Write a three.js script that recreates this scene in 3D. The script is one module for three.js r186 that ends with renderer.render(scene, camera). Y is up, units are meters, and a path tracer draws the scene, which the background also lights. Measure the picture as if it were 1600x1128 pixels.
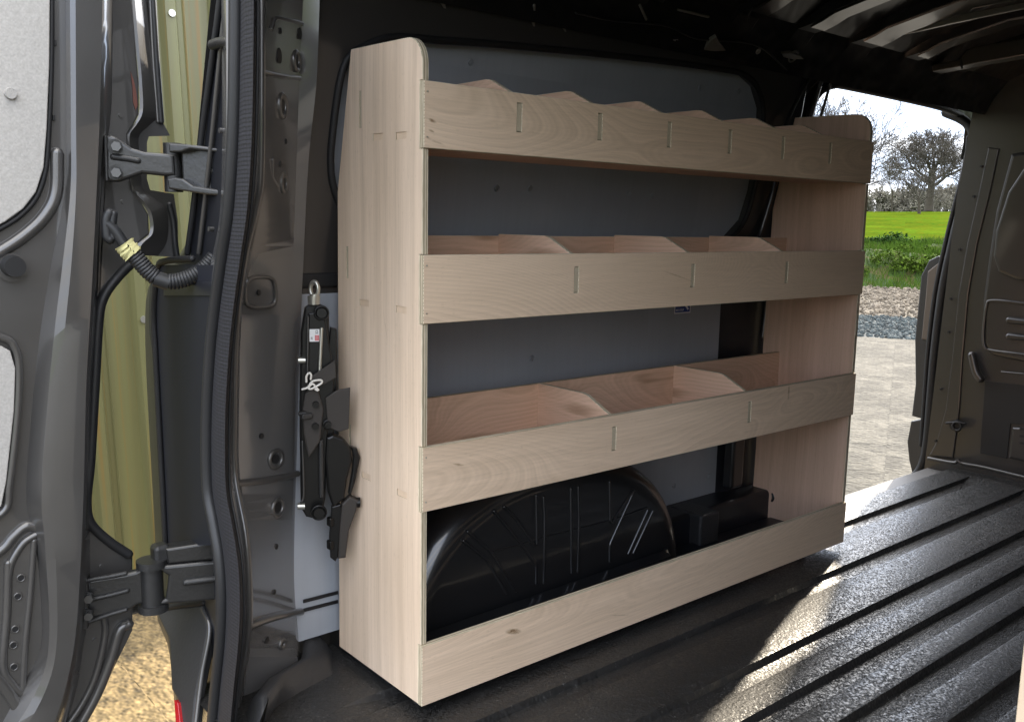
import * as THREE from 'three';
import { mergeGeometries, mergeVertices, toCreasedNormals } from 'three/addons/utils/BufferGeometryUtils.js';
import { RoundedBoxGeometry } from 'three/addons/geometries/RoundedBoxGeometry.js';

// ------------------------------------------------------------------ camera, sky, sun, exposure
const W = 1600, H = 1128, F = 1423.09;
const scene = new THREE.Scene();
const camera = new THREE.PerspectiveCamera(43.2389, 1024 / 721, 0.02, 3000);
camera.position.set(-0.7955, 0.7928, 1.1603);
camera.rotation.set(-0.150775, -0.699435, 0.018572, 'YXZ');
camera.updateMatrixWorld(true);
const renderer = new THREE.WebGLRenderer({ antialias: true });
renderer.setSize(1024, 721);
renderer.toneMapping = THREE.LinearToneMapping;
renderer.toneMappingExposure = 3.4;
renderer.shadowMap.enabled = true;

let seed = 12345;
const rnd = () => { seed = (seed * 1664525 + 1013904223) >>> 0; return seed / 4294967296; };
const hash = (x, y, s) => { let h = Math.imul(x, 374761393) ^ Math.imul(y, 668265263) ^ Math.imul(s, 2246822519); h = Math.imul(h ^ (h >>> 13), 1274126177); return ((h ^ (h >>> 16)) >>> 0) / 4294967296; };
function vnoise(x, y, s, per = 0) {
  let xi = Math.floor(x), yi = Math.floor(y); const fx = x - xi, fy = y - yi;
  const u = fx * fx * (3 - 2 * fx), v = fy * fy * (3 - 2 * fy);
  let x1 = xi + 1, y1 = yi + 1;
  if (per) { xi = ((xi % per) + per) % per; x1 = ((x1 % per) + per) % per; yi = ((yi % per) + per) % per; y1 = ((y1 % per) + per) % per; }
  const a = hash(xi, yi, s), b = hash(x1, yi, s), c = hash(xi, y1, s), d = hash(x1, y1, s);
  return a + (b - a) * u + (c - a) * v + (a - b - c + d) * u * v;
}
function fbm(x, y, s, o = 4) { let a = 0.5, r = 0, f = 1; for (let i = 0; i < o; i++) { r += a * vnoise(x * f, y * f, s + i); a *= 0.5; f *= 2.03; } return r; }
const clamp = (x, a = 0, b = 1) => Math.min(b, Math.max(a, x));
const smooth = (a, b, x) => { const t = clamp((x - a) / (b - a)); return t * t * (3 - 2 * t); };
const lerp = (a, b, t) => a + (b - a) * t;

const SUN_AZ = THREE.MathUtils.degToRad(18), SUN_EL = THREE.MathUtils.degToRad(29);
const sunDir = new THREE.Vector3(Math.cos(SUN_AZ) * Math.cos(SUN_EL), Math.sin(SUN_EL), -Math.sin(SUN_AZ) * Math.cos(SUN_EL));
{
  const w = 1024, h = 512, data = new Float32Array(w * h * 4), d = new THREE.Vector3();
  for (let j = 0; j < h; j++) for (let i = 0; i < w; i++) {
    const th = ((i + 0.5) / w - 0.5) * 2 * Math.PI, ph = ((j + 0.5) / h - 0.5) * Math.PI;
    d.set(Math.cos(th) * Math.cos(ph), Math.sin(ph), Math.sin(th) * Math.cos(ph));
    const up = Math.max(d.y, 0), k = 1 / (0.12 + up);
    const cx = d.x * k, cz = d.z * k;
    const c = fbm(cx * 0.9 + 3, cz * 2.2 + 8, 77, 5) + 0.25 * (fbm(cx * 3, cz * 5, 88, 4) - 0.5);
    const cover = smooth(0.34, 0.6, c);
    const blue = [lerp(0.56, 0.52, Math.sqrt(up)), lerp(0.7, 0.6, Math.sqrt(up)), lerp(0.92, 0.8, Math.sqrt(up))];
    const white = [0.98, 0.96, 0.94];
    const g = Math.acos(clamp(d.dot(sunDir), -1, 1)), glow = 3.5 * Math.exp(-((g / 0.2) ** 2)) + 0.3 * Math.exp(-((g / 0.9) ** 2));
    for (let q = 0; q < 3; q++) {
      let v = lerp(blue[q], white[q], cover) * (1 + glow) * lerp(0.3, 1.06, smooth(-0.02, 0.34, d.y));
      if (d.y < 0) v = lerp(v, 0.25, smooth(0, 0.06, -d.y));
      data[(j * w + i) * 4 + q] = v * 1.3;
    }
    data[(j * w + i) * 4 + 3] = 1;
  }
  const sky = new THREE.DataTexture(data, w, h, THREE.RGBAFormat, THREE.FloatType);
  sky.mapping = THREE.EquirectangularReflectionMapping; sky.magFilter = THREE.LinearFilter; sky.needsUpdate = true;
  scene.background = sky; scene.environment = sky;
}
const sun = new THREE.DirectionalLight(0xfff0d8, 2.0);
sun.position.copy(sunDir).multiplyScalar(20).add(new THREE.Vector3(1, 0, 0)); sun.target.position.set(1, 0, 0);
sun.castShadow = true; sun.shadow.mapSize.set(2048, 2048); sun.shadow.radius = 2.5;
Object.assign(sun.shadow.camera, { left: -8, right: 8, top: 8, bottom: -8, near: 1, far: 60 });
scene.add(sun, sun.target);

// ------------------------------------------------------------------ helpers
const V = (x, y, z) => new THREE.Vector3(x, y, z);
const P_ = (n, p) => ({ n: n.clone().normalize(), d: n.clone().normalize().dot(p) });
const PX = x => ({ n: V(1, 0, 0), d: x }), PY = y => ({ n: V(0, 1, 0), d: y }), PZ = z => ({ n: V(0, 0, 1), d: z });
// where the sight line of a photograph pixel meets a plane of the van
function at(px, py, pl) {
  const d = V((px - W / 2) / F, -(py - H / 2) / F, -1).applyQuaternion(camera.quaternion);
  return camera.position.clone().addScaledVector(d, (pl.d - pl.n.dot(camera.position)) / pl.n.dot(d));
}
const used = {};
function uniq(name) { const n = used[name] = (used[name] ?? -1) + 1; return n ? `${name}_${String(n).padStart(3, '0')}` : name; }
function part(parent, name, geo, mat) { const m = new THREE.Mesh(geo, mat); m.name = name; parent.add(m); return m; }
function thing(name, label, category, pos = V(0, 0, 0), group) {
  const o = new THREE.Group(); o.name = uniq(name); o.position.copy(pos); o.userData = { label, category };
  if (group) o.userData.group = group; scene.add(o); return o;
}
function struct(name, geo, mat, label) { const m = new THREE.Mesh(geo, mat); m.name = uniq(name); m.userData = { kind: 'structure', label, category: name.replace(/_/g, ' ') }; scene.add(m); return m; }
// polygon given as 3-D points on one plane, thickened along dir
function plate(pts, dir, t, { holes = [], bevel = 0, seg = 2, smoothOutline = 0, uvf, centre = false } = {}) {
  const ez = dir.clone().normalize(), o = pts[0].clone();
  let ex = Math.abs(ez.y) > 0.9 ? V(1, 0, 0) : V(0, 1, 0).cross(ez);
  ex.addScaledVector(ez, -ex.dot(ez)).normalize(); const ey = ez.clone().cross(ex);
  const to2 = p => { const q = p.clone().sub(o); return new THREE.Vector2(q.dot(ex), q.dot(ey)); };
  let a = pts.map(to2);
  if (smoothOutline) a = new THREE.SplineCurve([...a, a[0]]).getPoints(a.length * smoothOutline).slice(0, -1);
  const sh = new THREE.Shape(a);
  for (const hh of holes) sh.holes.push(new THREE.Path(hh.map(to2)));
  const g = new THREE.ExtrudeGeometry(sh, { depth: Math.max(t - 2 * bevel, 1e-4), bevelEnabled: bevel > 0, bevelThickness: bevel, bevelSize: bevel, bevelOffset: -bevel, bevelSegments: seg, curveSegments: 8 });
  if (bevel) g.translate(0, 0, bevel);
  g.applyMatrix4(new THREE.Matrix4().makeBasis(ex, ey, ez).setPosition(o));
  if (uvf) { const p = g.attributes.position, n = g.attributes.normal, uv = g.attributes.uv; for (let i = 0; i < p.count; i++) { const r = uvf(p.getX(i), p.getY(i), p.getZ(i), n.getX(i), n.getY(i), n.getZ(i)); if (r) uv.setXY(i, r[0], r[1]); } }
  return g;
}
function pxPlate(pl, pix, t, opt = {}) {
  const dir = opt.dir || pl.n;
  const o2 = { ...opt }; if (opt.holes) o2.holes = opt.holes.map(h => h.map(p => at(p[0], p[1], pl)));
  return plate(pix.map(p => at(p[0], p[1], pl)), dir, t, o2);
}
function tube(pts, r, { n = 0, rs = 8, closed = false, tension = 0.5 } = {}) {
  const c = new THREE.CatmullRomCurve3(pts, closed, 'catmullrom', tension);
  const g = new THREE.TubeGeometry(c, n || pts.length * 8, r, rs, closed);
  if (closed) return g;
  const caps = [pts[0], pts[pts.length - 1]].map(p => new THREE.SphereGeometry(r, rs, 4).translate(p.x, p.y, p.z));
  return mergeGeometries([g, ...caps]);
}
const pxTube = (pl, pix, r, o) => tube(pix.map(p => at(p[0], p[1], pl)), r, o);
function resample(pts, n, smoothIt) {
  const c = smoothIt ? new THREE.CatmullRomCurve3(pts, false, 'centripetal') : (() => { const p = new THREE.CurvePath(); for (let i = 0; i + 1 < pts.length; i++) p.add(new THREE.LineCurve3(pts[i], pts[i + 1])); return p; })();
  return Array.from({ length: n }, (_, i) => c.getPointAt(i / (n - 1)));
}
function interpY(pts, ys) { // rail re-cut at given pixel heights so that neighbouring rails stay level
  return ys.map(y => { let i = 0; while (i < pts.length - 2 && pts[i + 1][1] < y) i++; const [a, b] = [pts[i], pts[i + 1]]; return [lerp(a[0], b[0], (y - a[1]) / (b[1] - a[1])), y]; });
}
// skin of sheet metal between rails (arrays of Vector3, all the same length)
function loft(rails, crease = 0.6) {
  const m = rails.length, n = rails[0].length, pos = [], uv = [], idx = [];
  rails.forEach((r, i) => r.forEach((p, j) => { pos.push(p.x, p.y, p.z); uv.push(p.x + p.z, p.y); }));
  for (let i = 0; i + 1 < m; i++) for (let j = 0; j + 1 < n; j++) { const a = i * n + j, b = a + n; idx.push(a, a + 1, b, b, a + 1, b + 1); }
  const g = new THREE.BufferGeometry(); g.setAttribute('position', new THREE.Float32BufferAttribute(pos, 3)); g.setAttribute('uv', new THREE.Float32BufferAttribute(uv, 2)); g.setIndex(idx);
  g.computeVertexNormals();
  return crease ? toCreasedNormals(g, crease) : g;
}
// rails in pixels, each with its own plane
function pxLoft(list, y0, y1, n, crease) {
  const ys = Array.from({ length: n }, (_, i) => lerp(y0, y1, i / (n - 1)));
  return loft(list.map(([pl, pts]) => {
    const sp = new THREE.SplineCurve(pts.map(p => new THREE.Vector2(...p))).getPoints(pts.length * 8).map(p => [p.x, p.y]);
    return interpY(sp, ys).map(p => at(p[0], p[1], pl));
  }), crease);
}
const rbox = (w, h, d, r, x = 0, y = 0, z = 0, seg = 2) => new RoundedBoxGeometry(w, h, d, seg, Math.min(r, w / 2.01, h / 2.01, d / 2.01)).translate(x, y, z);
const bx = (x0, x1, y0, y1, z0, z1, r = 0.002) => rbox(x1 - x0, y1 - y0, z1 - z0, r, (x0 + x1) / 2, (y0 + y1) / 2, (z0 + z1) / 2);
function cylAlong(p, dir, r, len, seg = 20, r2 = r) { const g = new THREE.CylinderGeometry(r2, r, len, seg); g.applyQuaternion(new THREE.Quaternion().setFromUnitVectors(V(0, 1, 0), dir.clone().normalize())); return g.translate(p.x, p.y, p.z); }
function ringAt(p, dir, R, r) { const g = new THREE.TorusGeometry(R, r, 8, 24); g.applyQuaternion(new THREE.Quaternion().setFromUnitVectors(V(0, 0, 1), dir.clone().normalize())); return g.translate(p.x, p.y, p.z); }
const merge = list => mergeGeometries(list.map(g => { const k = g.index ? g.toNonIndexed() : g; for (const a of Object.keys(k.attributes)) if (!['position', 'normal', 'uv'].includes(a)) k.deleteAttribute(a); return k; }));

// ------------------------------------------------------------------ textures and materials
function dataTex(w, h, fn, srgb, rep = [1, 1]) {
  const d = new Uint8Array(w * h * 4);
  for (let j = 0; j < h; j++) for (let i = 0; i < w; i++) { const c = fn(i, j), k = (j * w + i) * 4; d[k] = clamp(c[0], 0, 255); d[k + 1] = clamp(c[1] ?? c[0], 0, 255); d[k + 2] = clamp(c[2] ?? c[0], 0, 255); d[k + 3] = 255; }
  const t = new THREE.DataTexture(d, w, h, THREE.RGBAFormat); t.magFilter = THREE.LinearFilter; t.minFilter = THREE.LinearMipmapLinearFilter; t.generateMipmaps = true;
  t.wrapS = t.wrapT = THREE.RepeatWrapping; if (srgb) t.colorSpace = THREE.SRGBColorSpace; t.repeat.set(rep[0], rep[1]); t.needsUpdate = true; return t;
}
// u runs along the grain; covers 1.4 m x 0.35 m
function woodTex(base, s, { cath = 0, straight = 0, streak = 0.05, blotch = 0.05, knots = 0, spots = [] } = {}) {
  const w = 1400, h = 400;
  return dataTex(w, h, (i, j) => {
    const U = i / 1000, Vv = j / h * 0.35;
    const warp = fbm(U * 2.2, Vv * 5, s, 3) - 0.5;
    let k = 1 + blotch * 2 * (fbm(U * 3, Vv * 9, s + 9, 3) - 0.45);
    if (cath) {
      const vc = 0.17 + 0.05 * Math.sin(U * 3 + s);
      const q = (Vv - vc) * (Vv - vc) * 900 + U * 5 + 1.6 * Math.sin(U * 4 + s * 2) + warp * 12;
      const f = q - Math.floor(q); const e = f < 0.86 ? f / 0.86 : (1 - f) / 0.14;
      k += cath * (0.5 - e) * (0.6 + 0.8 * vnoise(U * 4, Vv * 14, s + 4));
      const q2 = q * 3.1 + warp * 5; k += cath * 0.25 * Math.sin(q2 * 6.28);
    }
    if (straight) { const q = Vv * 95 + warp * 3.2; k += straight * (vnoise(q, U * 0.8, s + 5) - 0.5) * 1.6; k += straight * 0.8 * (vnoise(q * 3.3, U * 1.6, s + 6) - 0.5); }
    k += streak * (vnoise(U * 14, Vv * 700, s + 2) - 0.5) + streak * 0.7 * (vnoise(U * 45, Vv * 1100, s + 3) - 0.5);
    if (vnoise(U * 90, Vv * 900, s + 7) > 0.9) k -= 0.035;
    if (knots) { const m = fbm(U * 5, Vv * 26, s + 11, 3); k -= knots * smooth(0.62, 0.8, m); }
    for (const [su, sv, ru, rv, dp] of spots) { const du = (U - su) / ru, dv = (Vv - sv + 0.25 * (U - su)) / rv, q = du * du + dv * dv; if (q < 1) k -= dp * (1 - q) * (0.5 + vnoise(U * 300, Vv * 700, 77)); }
    const r = base[0] * k, g = base[1] * (k - (1 - k) * 0.12), b = base[2] * (k - (1 - k) * 0.3);
    return [r, g, b];
  }, true, [1 / 1.4, 1 / 0.35]);
}
const woodMat = (t, rough = 0.62) => new THREE.MeshPhysicalMaterial({ map: t, roughness: rough, specularIntensity: 0.35 });
const T = {
  straight: woodTex([229, 206, 181], 3, { straight: 0.045, streak: 0.035, blotch: 0.06, spots: [[0.5, 0.12, 0.05, 0.001, 0.1], [0.75, 0.2, 0.03, 0.001, 0.1]] }),
  figA: woodTex([224, 199, 171], 21, { cath: 0.045, streak: 0.035, blotch: 0.045, spots: [[0.075, 0.15, 0.008, 0.003, 0.3], [0.073, 0.135, 0.006, 0.002, 0.25], [0.08, 0.12, 0.02, 0.002, 0.12], [0.62, 0.30, 0.05, 0.002, 0.1]] }),
  figB: woodTex([227, 202, 175], 47, { cath: 0.035, streak: 0.04, blotch: 0.05, straight: 0.025, spots: [[0.225, 0.095, 0.02, 0.006, 0.35], [1.06, 0.21, 0.004, 0.02, 0.2], [0.5, 0.05, 0.03, 0.0015, 0.12], [0.12, 0.19, 0.012, 0.002, 0.18]] }),
  pink: woodTex([219, 185, 158], 63, { cath: 0.05, streak: 0.04, knots: 0.26, blotch: 0.08 }),
  pinkS: woodTex([206, 174, 151], 85, { straight: 0.04, cath: 0.015, streak: 0.03 }),
};
const M = {};
M.plyStraight = woodMat(T.straight); M.plyA = woodMat(T.figA); M.plyB = woodMat(T.figB); M.plyPink = woodMat(T.pink); M.plyPinkS = woodMat(T.pinkS);
const edgeTex = dataTex(256, 64, (i, j) => { const layer = Math.floor(j / 64 * 5), odd = layer % 2; const n = vnoise(i / 6, j / 3, 5) * 34 + vnoise(i / 40, layer * 7, 6) * 22; const gap = (j % 12.8) < 1.4 ? -40 : 0; const b = odd ? [168, 156, 130] : [214, 200, 174]; return b.map(c => c + n - 28 + gap); }, true, [2, 1 / 0.0115]);
M.plyEdge = new THREE.MeshStandardMaterial({ map: edgeTex, roughness: 0.75 });
const lin = (r, g, b) => new THREE.Color().setRGB(r, g, b);
const grainTex = dataTex(512, 512, (i, j) => { const a = vnoise(i / 8, j / 8, 11, 64), b = vnoise(i / 4, j / 4, 12, 128), c = vnoise(i / 2, j / 2, 13, 256); return [255 * clamp(0.5 * smooth(0.25, 0.75, a) + 0.35 * b + 0.15 * c)]; }, false, [1 / 0.26, 1 / 0.26]);
const grainTexR = dataTex(1024, 1024, (i, j) => [255 * clamp(0.45 + 0.55 * smooth(0.2, 0.8, 0.6 * vnoise(i / 4, j / 4, 411, 256) + 0.4 * vnoise(i / 2, j / 2, 412, 512)))], false, [1 / 0.8, 1 / 0.8]);
const dustTex = dataTex(1024, 1024, (i, j) => {
  const x = i / 1024 * 1.6, y = j / 1024 * 1.6;
  const rear = 1; const patch = smooth(0.45, 0.75, fbm(x * 5, y * 9, 31, 4));
  const spk = hash(i, j, 3) > 0.997 - patch * 0.008 ? 100 * hash(i, j, 4) + 20 : 0;
  const sm = smooth(0.5, 0.8, fbm(x * 3, y * 6, 41, 5)) * 10;
  const b = 33 + patch * 8 + spk + sm; return [b, b * 0.985, b * 0.96];
}, true, [1 / 1.6, 1 / 1.6]);
M.floor = new THREE.MeshPhysicalMaterial({ map: dustTex, roughness: 0.72, roughnessMap: grainTexR, ior: 1.66, bumpMap: grainTex, bumpScale: 0.00045, specularIntensity: 1 });
const paintRough = dataTex(256, 256, (i, j) => [120 + 40 * vnoise(i / 20, j / 20, 8, 13) + 14 * vnoise(i / 2, j / 2, 9, 128)], false, [2, 2]);
M.paint = new THREE.MeshPhysicalMaterial({ color: lin(0.088, 0.085, 0.082), metalness: 0.42, roughness: 0.6, roughnessMap: paintRough, clearcoat: 1, clearcoatRoughness: 0.04 });
M.paintIn = new THREE.MeshPhysicalMaterial({ color: lin(0.047, 0.044, 0.0425), metalness: 0.35, roughness: 0.36, clearcoat: 0.6, clearcoatRoughness: 0.16 });
const roofBump = dataTex(512, 512, (i, j) => [255 * clamp(0.75 * vnoise(i / 64, j / 32, 201, 8) + 0.25 * vnoise(i / 16, j / 10.67, 202, 48))], false, [1.2, 1.2]);
M.paintPillar = new THREE.MeshPhysicalMaterial({ color: lin(0.16, 0.158, 0.158), metalness: 0.3, roughness: 0.36, roughnessMap: paintRough, clearcoat: 0.8, clearcoatRoughness: 0.08 });
M.bow = new THREE.MeshPhysicalMaterial({ color: lin(0.03, 0.029, 0.028), metalness: 0.4, roughness: 0.3, clearcoat: 0.8, clearcoatRoughness: 0.1, bumpMap: roofBump, bumpScale: 0.004 });
M.paintLit = new THREE.MeshPhysicalMaterial({ color: lin(0.2, 0.19, 0.175), metalness: 0.4, roughness: 0.3, clearcoat: 0.6 });  // lighter copy of the paint, with glints and lit faces put into its colour
M.roof = new THREE.MeshPhysicalMaterial({ bumpMap: roofBump, bumpScale: 0.012, color: lin(0.008, 0.0083, 0.0088), metalness: 0, roughness: 0.34, specularIntensity: 0.25, clearcoat: 0.15, clearcoatRoughness: 0.12 });
M.gloss = new THREE.MeshPhysicalMaterial({ color: lin(0.012, 0.0125, 0.014), metalness: 0.1, roughness: 0.3, clearcoat: 1, clearcoatRoughness: 0.1 });
M.satin = new THREE.MeshStandardMaterial({ color: lin(0.014, 0.015, 0.019), roughness: 0.38 });
M.plastic = new THREE.MeshStandardMaterial({ color: lin(0.035, 0.035, 0.036), roughness: 0.38, bumpMap: grainTex, bumpScale: 0.0002 });
M.rubber = new THREE.MeshStandardMaterial({ color: lin(0.02, 0.0205, 0.022), roughness: 0.45 });
M.black = new THREE.MeshStandardMaterial({ color: lin(0.008, 0.008, 0.009), roughness: 0.6 });
M.hinge = new THREE.MeshPhysicalMaterial({ color: lin(0.03, 0.03, 0.03), metalness: 0.35, roughness: 0.36, clearcoat: 0.5, clearcoatRoughness: 0.25, bumpMap: grainTex, bumpScale: 0.00025 });
M.bolt = new THREE.MeshStandardMaterial({ color: lin(0.12, 0.12, 0.12), metalness: 0.8, roughness: 0.35 });
M.zinc = new THREE.MeshStandardMaterial({ color: lin(0.55, 0.55, 0.5), metalness: 0.9, roughness: 0.35 });
const liningTex = dataTex(256, 256, (i, j) => { const n = vnoise(i / 3, j / 3, 15, 85) * 14 + vnoise(i / 1.5, j / 1.5, 16, 170) * 10; return [164 + n, 161 + n, 156 + n]; }, true, [1 / 0.2, 1 / 0.2]);
M.lining = new THREE.MeshStandardMaterial({ map: liningTex, roughness: 0.6, bumpMap: grainTex, bumpScale: 0.0002 });
M.wallPanel = new THREE.MeshStandardMaterial({ map: dataTex(512, 512, (i, j) => { const n = 0.95 + 0.1 * fbm(i / 90, j / 60, 301, 4) + 0.02 * (vnoise(i / 3, j / 60, 305) - 0.5); return [158 * n, 163 * n, 170 * n]; }, true, [1, 1]), roughness: 0.42, bumpMap: dataTex(256, 256, (i, j) => [255 * vnoise(i / 32, j / 32, 303, 8)], false, [1.5, 1.5]), bumpScale: 0.002 });
M.strapTape = new THREE.MeshStandardMaterial({ color: lin(0.62, 0.58, 0.28), roughness: 0.8 });
M.red = new THREE.MeshPhysicalMaterial({ color: lin(0.45, 0.01, 0.015), roughness: 0.25, clearcoat: 1 });
const weaveTex = dataTex(64, 64, (i, j) => { const b = (j % 32 < 10 ? 20 : 38) + 16 * (hash(i >> 3, j >> 4, 7) - 0.5); return [b, b * 1.02, b * 1.16]; }, true, [40, 90]);
M.carrier = new THREE.MeshStandardMaterial({ map: weaveTex, roughness: 0.7, bumpMap: weaveTex, bumpScale: 0.0015 });
M.jack = new THREE.MeshPhysicalMaterial({ color: lin(0.005, 0.005, 0.005), roughness: 0.35, specularIntensity: 0.6, clearcoat: 0.15, clearcoatRoughness: 0.2 });
M.strap = new THREE.MeshStandardMaterial({ color: lin(0.03, 0.025, 0.021), roughness: 0.6 });
M.cableTie = new THREE.MeshStandardMaterial({ color: lin(0.75, 0.72, 0.66), roughness: 0.4 });

// ------------------------------------------------------------------ the van
const van = thing('panel_van', 'dark grey panel van seen into its load space through the open rear door', 'van');
const vp = (name, g, m, parent = van) => part(parent, name, g, m);

// load floor: ribbed sheet running along the van, grooves fading out at the rear
{
  const grooves = [-0.115, 0.062, 0.225, 0.335, 0.437, 0.552, 0.672, 0.80, 0.93, 1.05, 1.18];
  const prof = [[-0.33, 0]];
  for (const g of grooves) prof.push([g - 0.004, 0], [g - 0.001, -0.0006], [g + 0.003, -0.0125], [g + 0.006, -0.0135], [g + 0.043, -0.0135], [g + 0.05, -0.001], [g + 0.054, 0]);
  prof.push([1.34, 0]);
  const xs = [-0.27, -0.11, -0.09, -0.06, -0.03, -0.01, 0.02, 0.3, 0.7, 1.1, 1.42, 1.8, 2.2, 2.24, 2.27, 2.30, 2.37];
  const fade = x => smooth(-0.1, 0.0, x) * (1 - smooth(2.24, 2.30, x));
  const rails = xs.map(x => prof.map(([z, d]) => V(x, -0.02 + d * fade(x), (x > 1.4 && z < -0.2) ? -0.2 : z)));
  const g = loft(rails, 0.5);
  const p = g.attributes.position, uv = g.attributes.uv; for (let i = 0; i < p.count; i++) uv.setXY(i, p.getX(i), p.getZ(i) + p.getY(i));
  const fl = vp('load_floor', g, M.floor);
  vp('floor_pan', bx(-0.215, 2.4, -0.16, -0.06, -0.19, 1.36, 0.01), M.black, fl);
  vp('door_sill', plate([V(1.40, -0.052, -0.2), V(2.40, -0.052, -0.2), V(2.40, -0.052, -0.29), V(1.40, -0.052, -0.29)], V(0, 1, 0), 0.012, { bevel: 0.003 }), new THREE.MeshStandardMaterial({ color: lin(0.13, 0.125, 0.12), roughness: 0.6 }), fl);
  vp('sill_edge', bx(1.40, 2.40, -0.06, -0.021, -0.204, -0.199, 0.001), M.floor, fl);
}
// left body side: outer skin, upper frame with its lining recess, lower lining
const UP = P_(V(0, -0.17, 1), V(0, 0.75, -0.285)); // upper side wall leans inwards
const UPb = { n: UP.n, d: UP.d - 0.022 };
vp('body_skin', loft([[-0.235, [[-0.45, -0.44], [0.1, -0.46], [0.5, -0.46], [0.66, -0.43], [0.73, -0.35], [0.9, -0.29], [1.1, -0.22], [1.35, -0.14]]], [-0.08, [[-0.45, -0.46], [0.1, -0.48], [0.5, -0.48], [0.66, -0.46], [0.73, -0.44], [0.9, -0.36], [1.1, -0.31], [1.35, -0.24]]], [1.42, [[-0.45, -0.47], [0.1, -0.5], [0.5, -0.5], [0.66, -0.49], [0.73, -0.46], [0.9, -0.40], [1.1, -0.34], [1.35, -0.26]]]].map(([x, l]) => l.map(([y, z]) => V(x, y, z)))), M.paint);
{
  const win = [[552, 82], [600, 60], [640, 58], [680, 62], [800, 71], [1000, 91], [1140, 110], [1165, 118], [1183, 136], [1193, 170], [1190, 230], [1178, 300], [1164, 345], [1140, 372], [1100, 378], [700, 380], [560, 380], [535, 330], [520, 290], [516, 250], [520, 200], [528, 140], [537, 104]];
  const yTop = 1.26;
  const lowPt = x => V(x, 0.70, 0), on = (x, y, pl) => V(x, y, (pl.d - pl.n.x * x - pl.n.y * y) / pl.n.z);
  const outer = [on(-0.12, 0.60, UP), on(1.34, 0.60, UP), on(1.34, yTop, UP), on(-0.12, yTop, UP)];
  const fr = vp('side_frame', plate(outer, UP.n.clone().negate(), 0.02, { holes: [win.map(p => at(p[0], p[1], UP))] }), M.paintIn);
  vp('frame_seal', tube(win.map(p => at(p[0], p[1], UP)), 0.007, { closed: true, n: 160 }), M.black, fr);
  const grown = win.map(p => at(p[0], p[1], UPb)); const c = grown.reduce((a, b) => a.add(b), V(0, 0, 0)).divideScalar(grown.length);
  const up = vp('window_lining', plate(grown.map(p => p.clone().lerp(c, -0.03)), UPb.n.clone().negate(), 0.004), M.wallPanel);
  for (const [x, y] of [[735, 97], [1094, 137], [1155, 143], [776, 294], [828, 294], [983, 303], [1020, 305]]) vp('trim_clip', cylAlong(at(x, y, UPb), UP.n, 0.0075, 0.006, 18, 0.006), M.wallPanel, up);
  // lower lining
  const LW = PZ(-0.30);
  const y0 = at(500, 940, LW).y;
  const lowR = at(1122, 560, LW).x, lowR2 = at(1163, 750, LW).x;
  const lo = vp('wall_lining', plate([V(-0.14, 0.02, -0.30), V(lowR2, 0.02, -0.30), V(lowR2, 0.40, -0.30), V(lowR, 0.43, -0.30), V(lowR, 0.676, -0.30), V(-0.14, 0.676, -0.30)], V(0, 0, -1), 0.004), M.wallPanel);
  for (const [x, y] of [[831, 560], [1053, 759], [1108, 744]]) vp('trim_clip', cylAlong(at(x, y, LW), V(0, 0, 1), 0.0075, 0.006, 18, 0.006), M.wallPanel, lo);
  for (const y of [933, 947]) vp('slot', plate([at(473, y + 4, PZ(-0.298)), at(527, y - 10, PZ(-0.298)), at(527, y - 5, PZ(-0.298)), at(473, y + 9, PZ(-0.298))], V(0, 0, 1), 0.002), M.black, lo);
  // sticker
  const cv = document.createElement('canvas'); cv.width = 128; cv.height = 128; const x = cv.getContext('2d');
  x.fillStyle = '#e9e9ea'; x.fillRect(0, 0, 128, 128); x.fillStyle = '#24408c'; x.fillRect(6, 6, 116, 116); x.strokeStyle = '#e8e8ee'; x.lineWidth = 12; x.beginPath(); x.moveTo(40, 40); x.lineTo(110, 110); x.stroke();
  x.fillStyle = '#eee'; x.font = 'bold 16px sans-serif'; x.fillText('NO STEP', 10, 116);
  const st = new THREE.CanvasTexture(cv); st.colorSpace = THREE.SRGBColorSpace;
  const p = at(1066, 470, LW); vp('warning_sticker', new THREE.PlaneGeometry(0.062, 0.062).translate(p.x, p.y, -0.297), new THREE.MeshStandardMaterial({ map: st, roughness: 0.4 }), lo);
  // dark band between the two linings
  vp('waist_rail', bx(-0.14, 1.25, 0.672, 0.70, -0.31, -0.291, 0.006), M.black);
}
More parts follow.
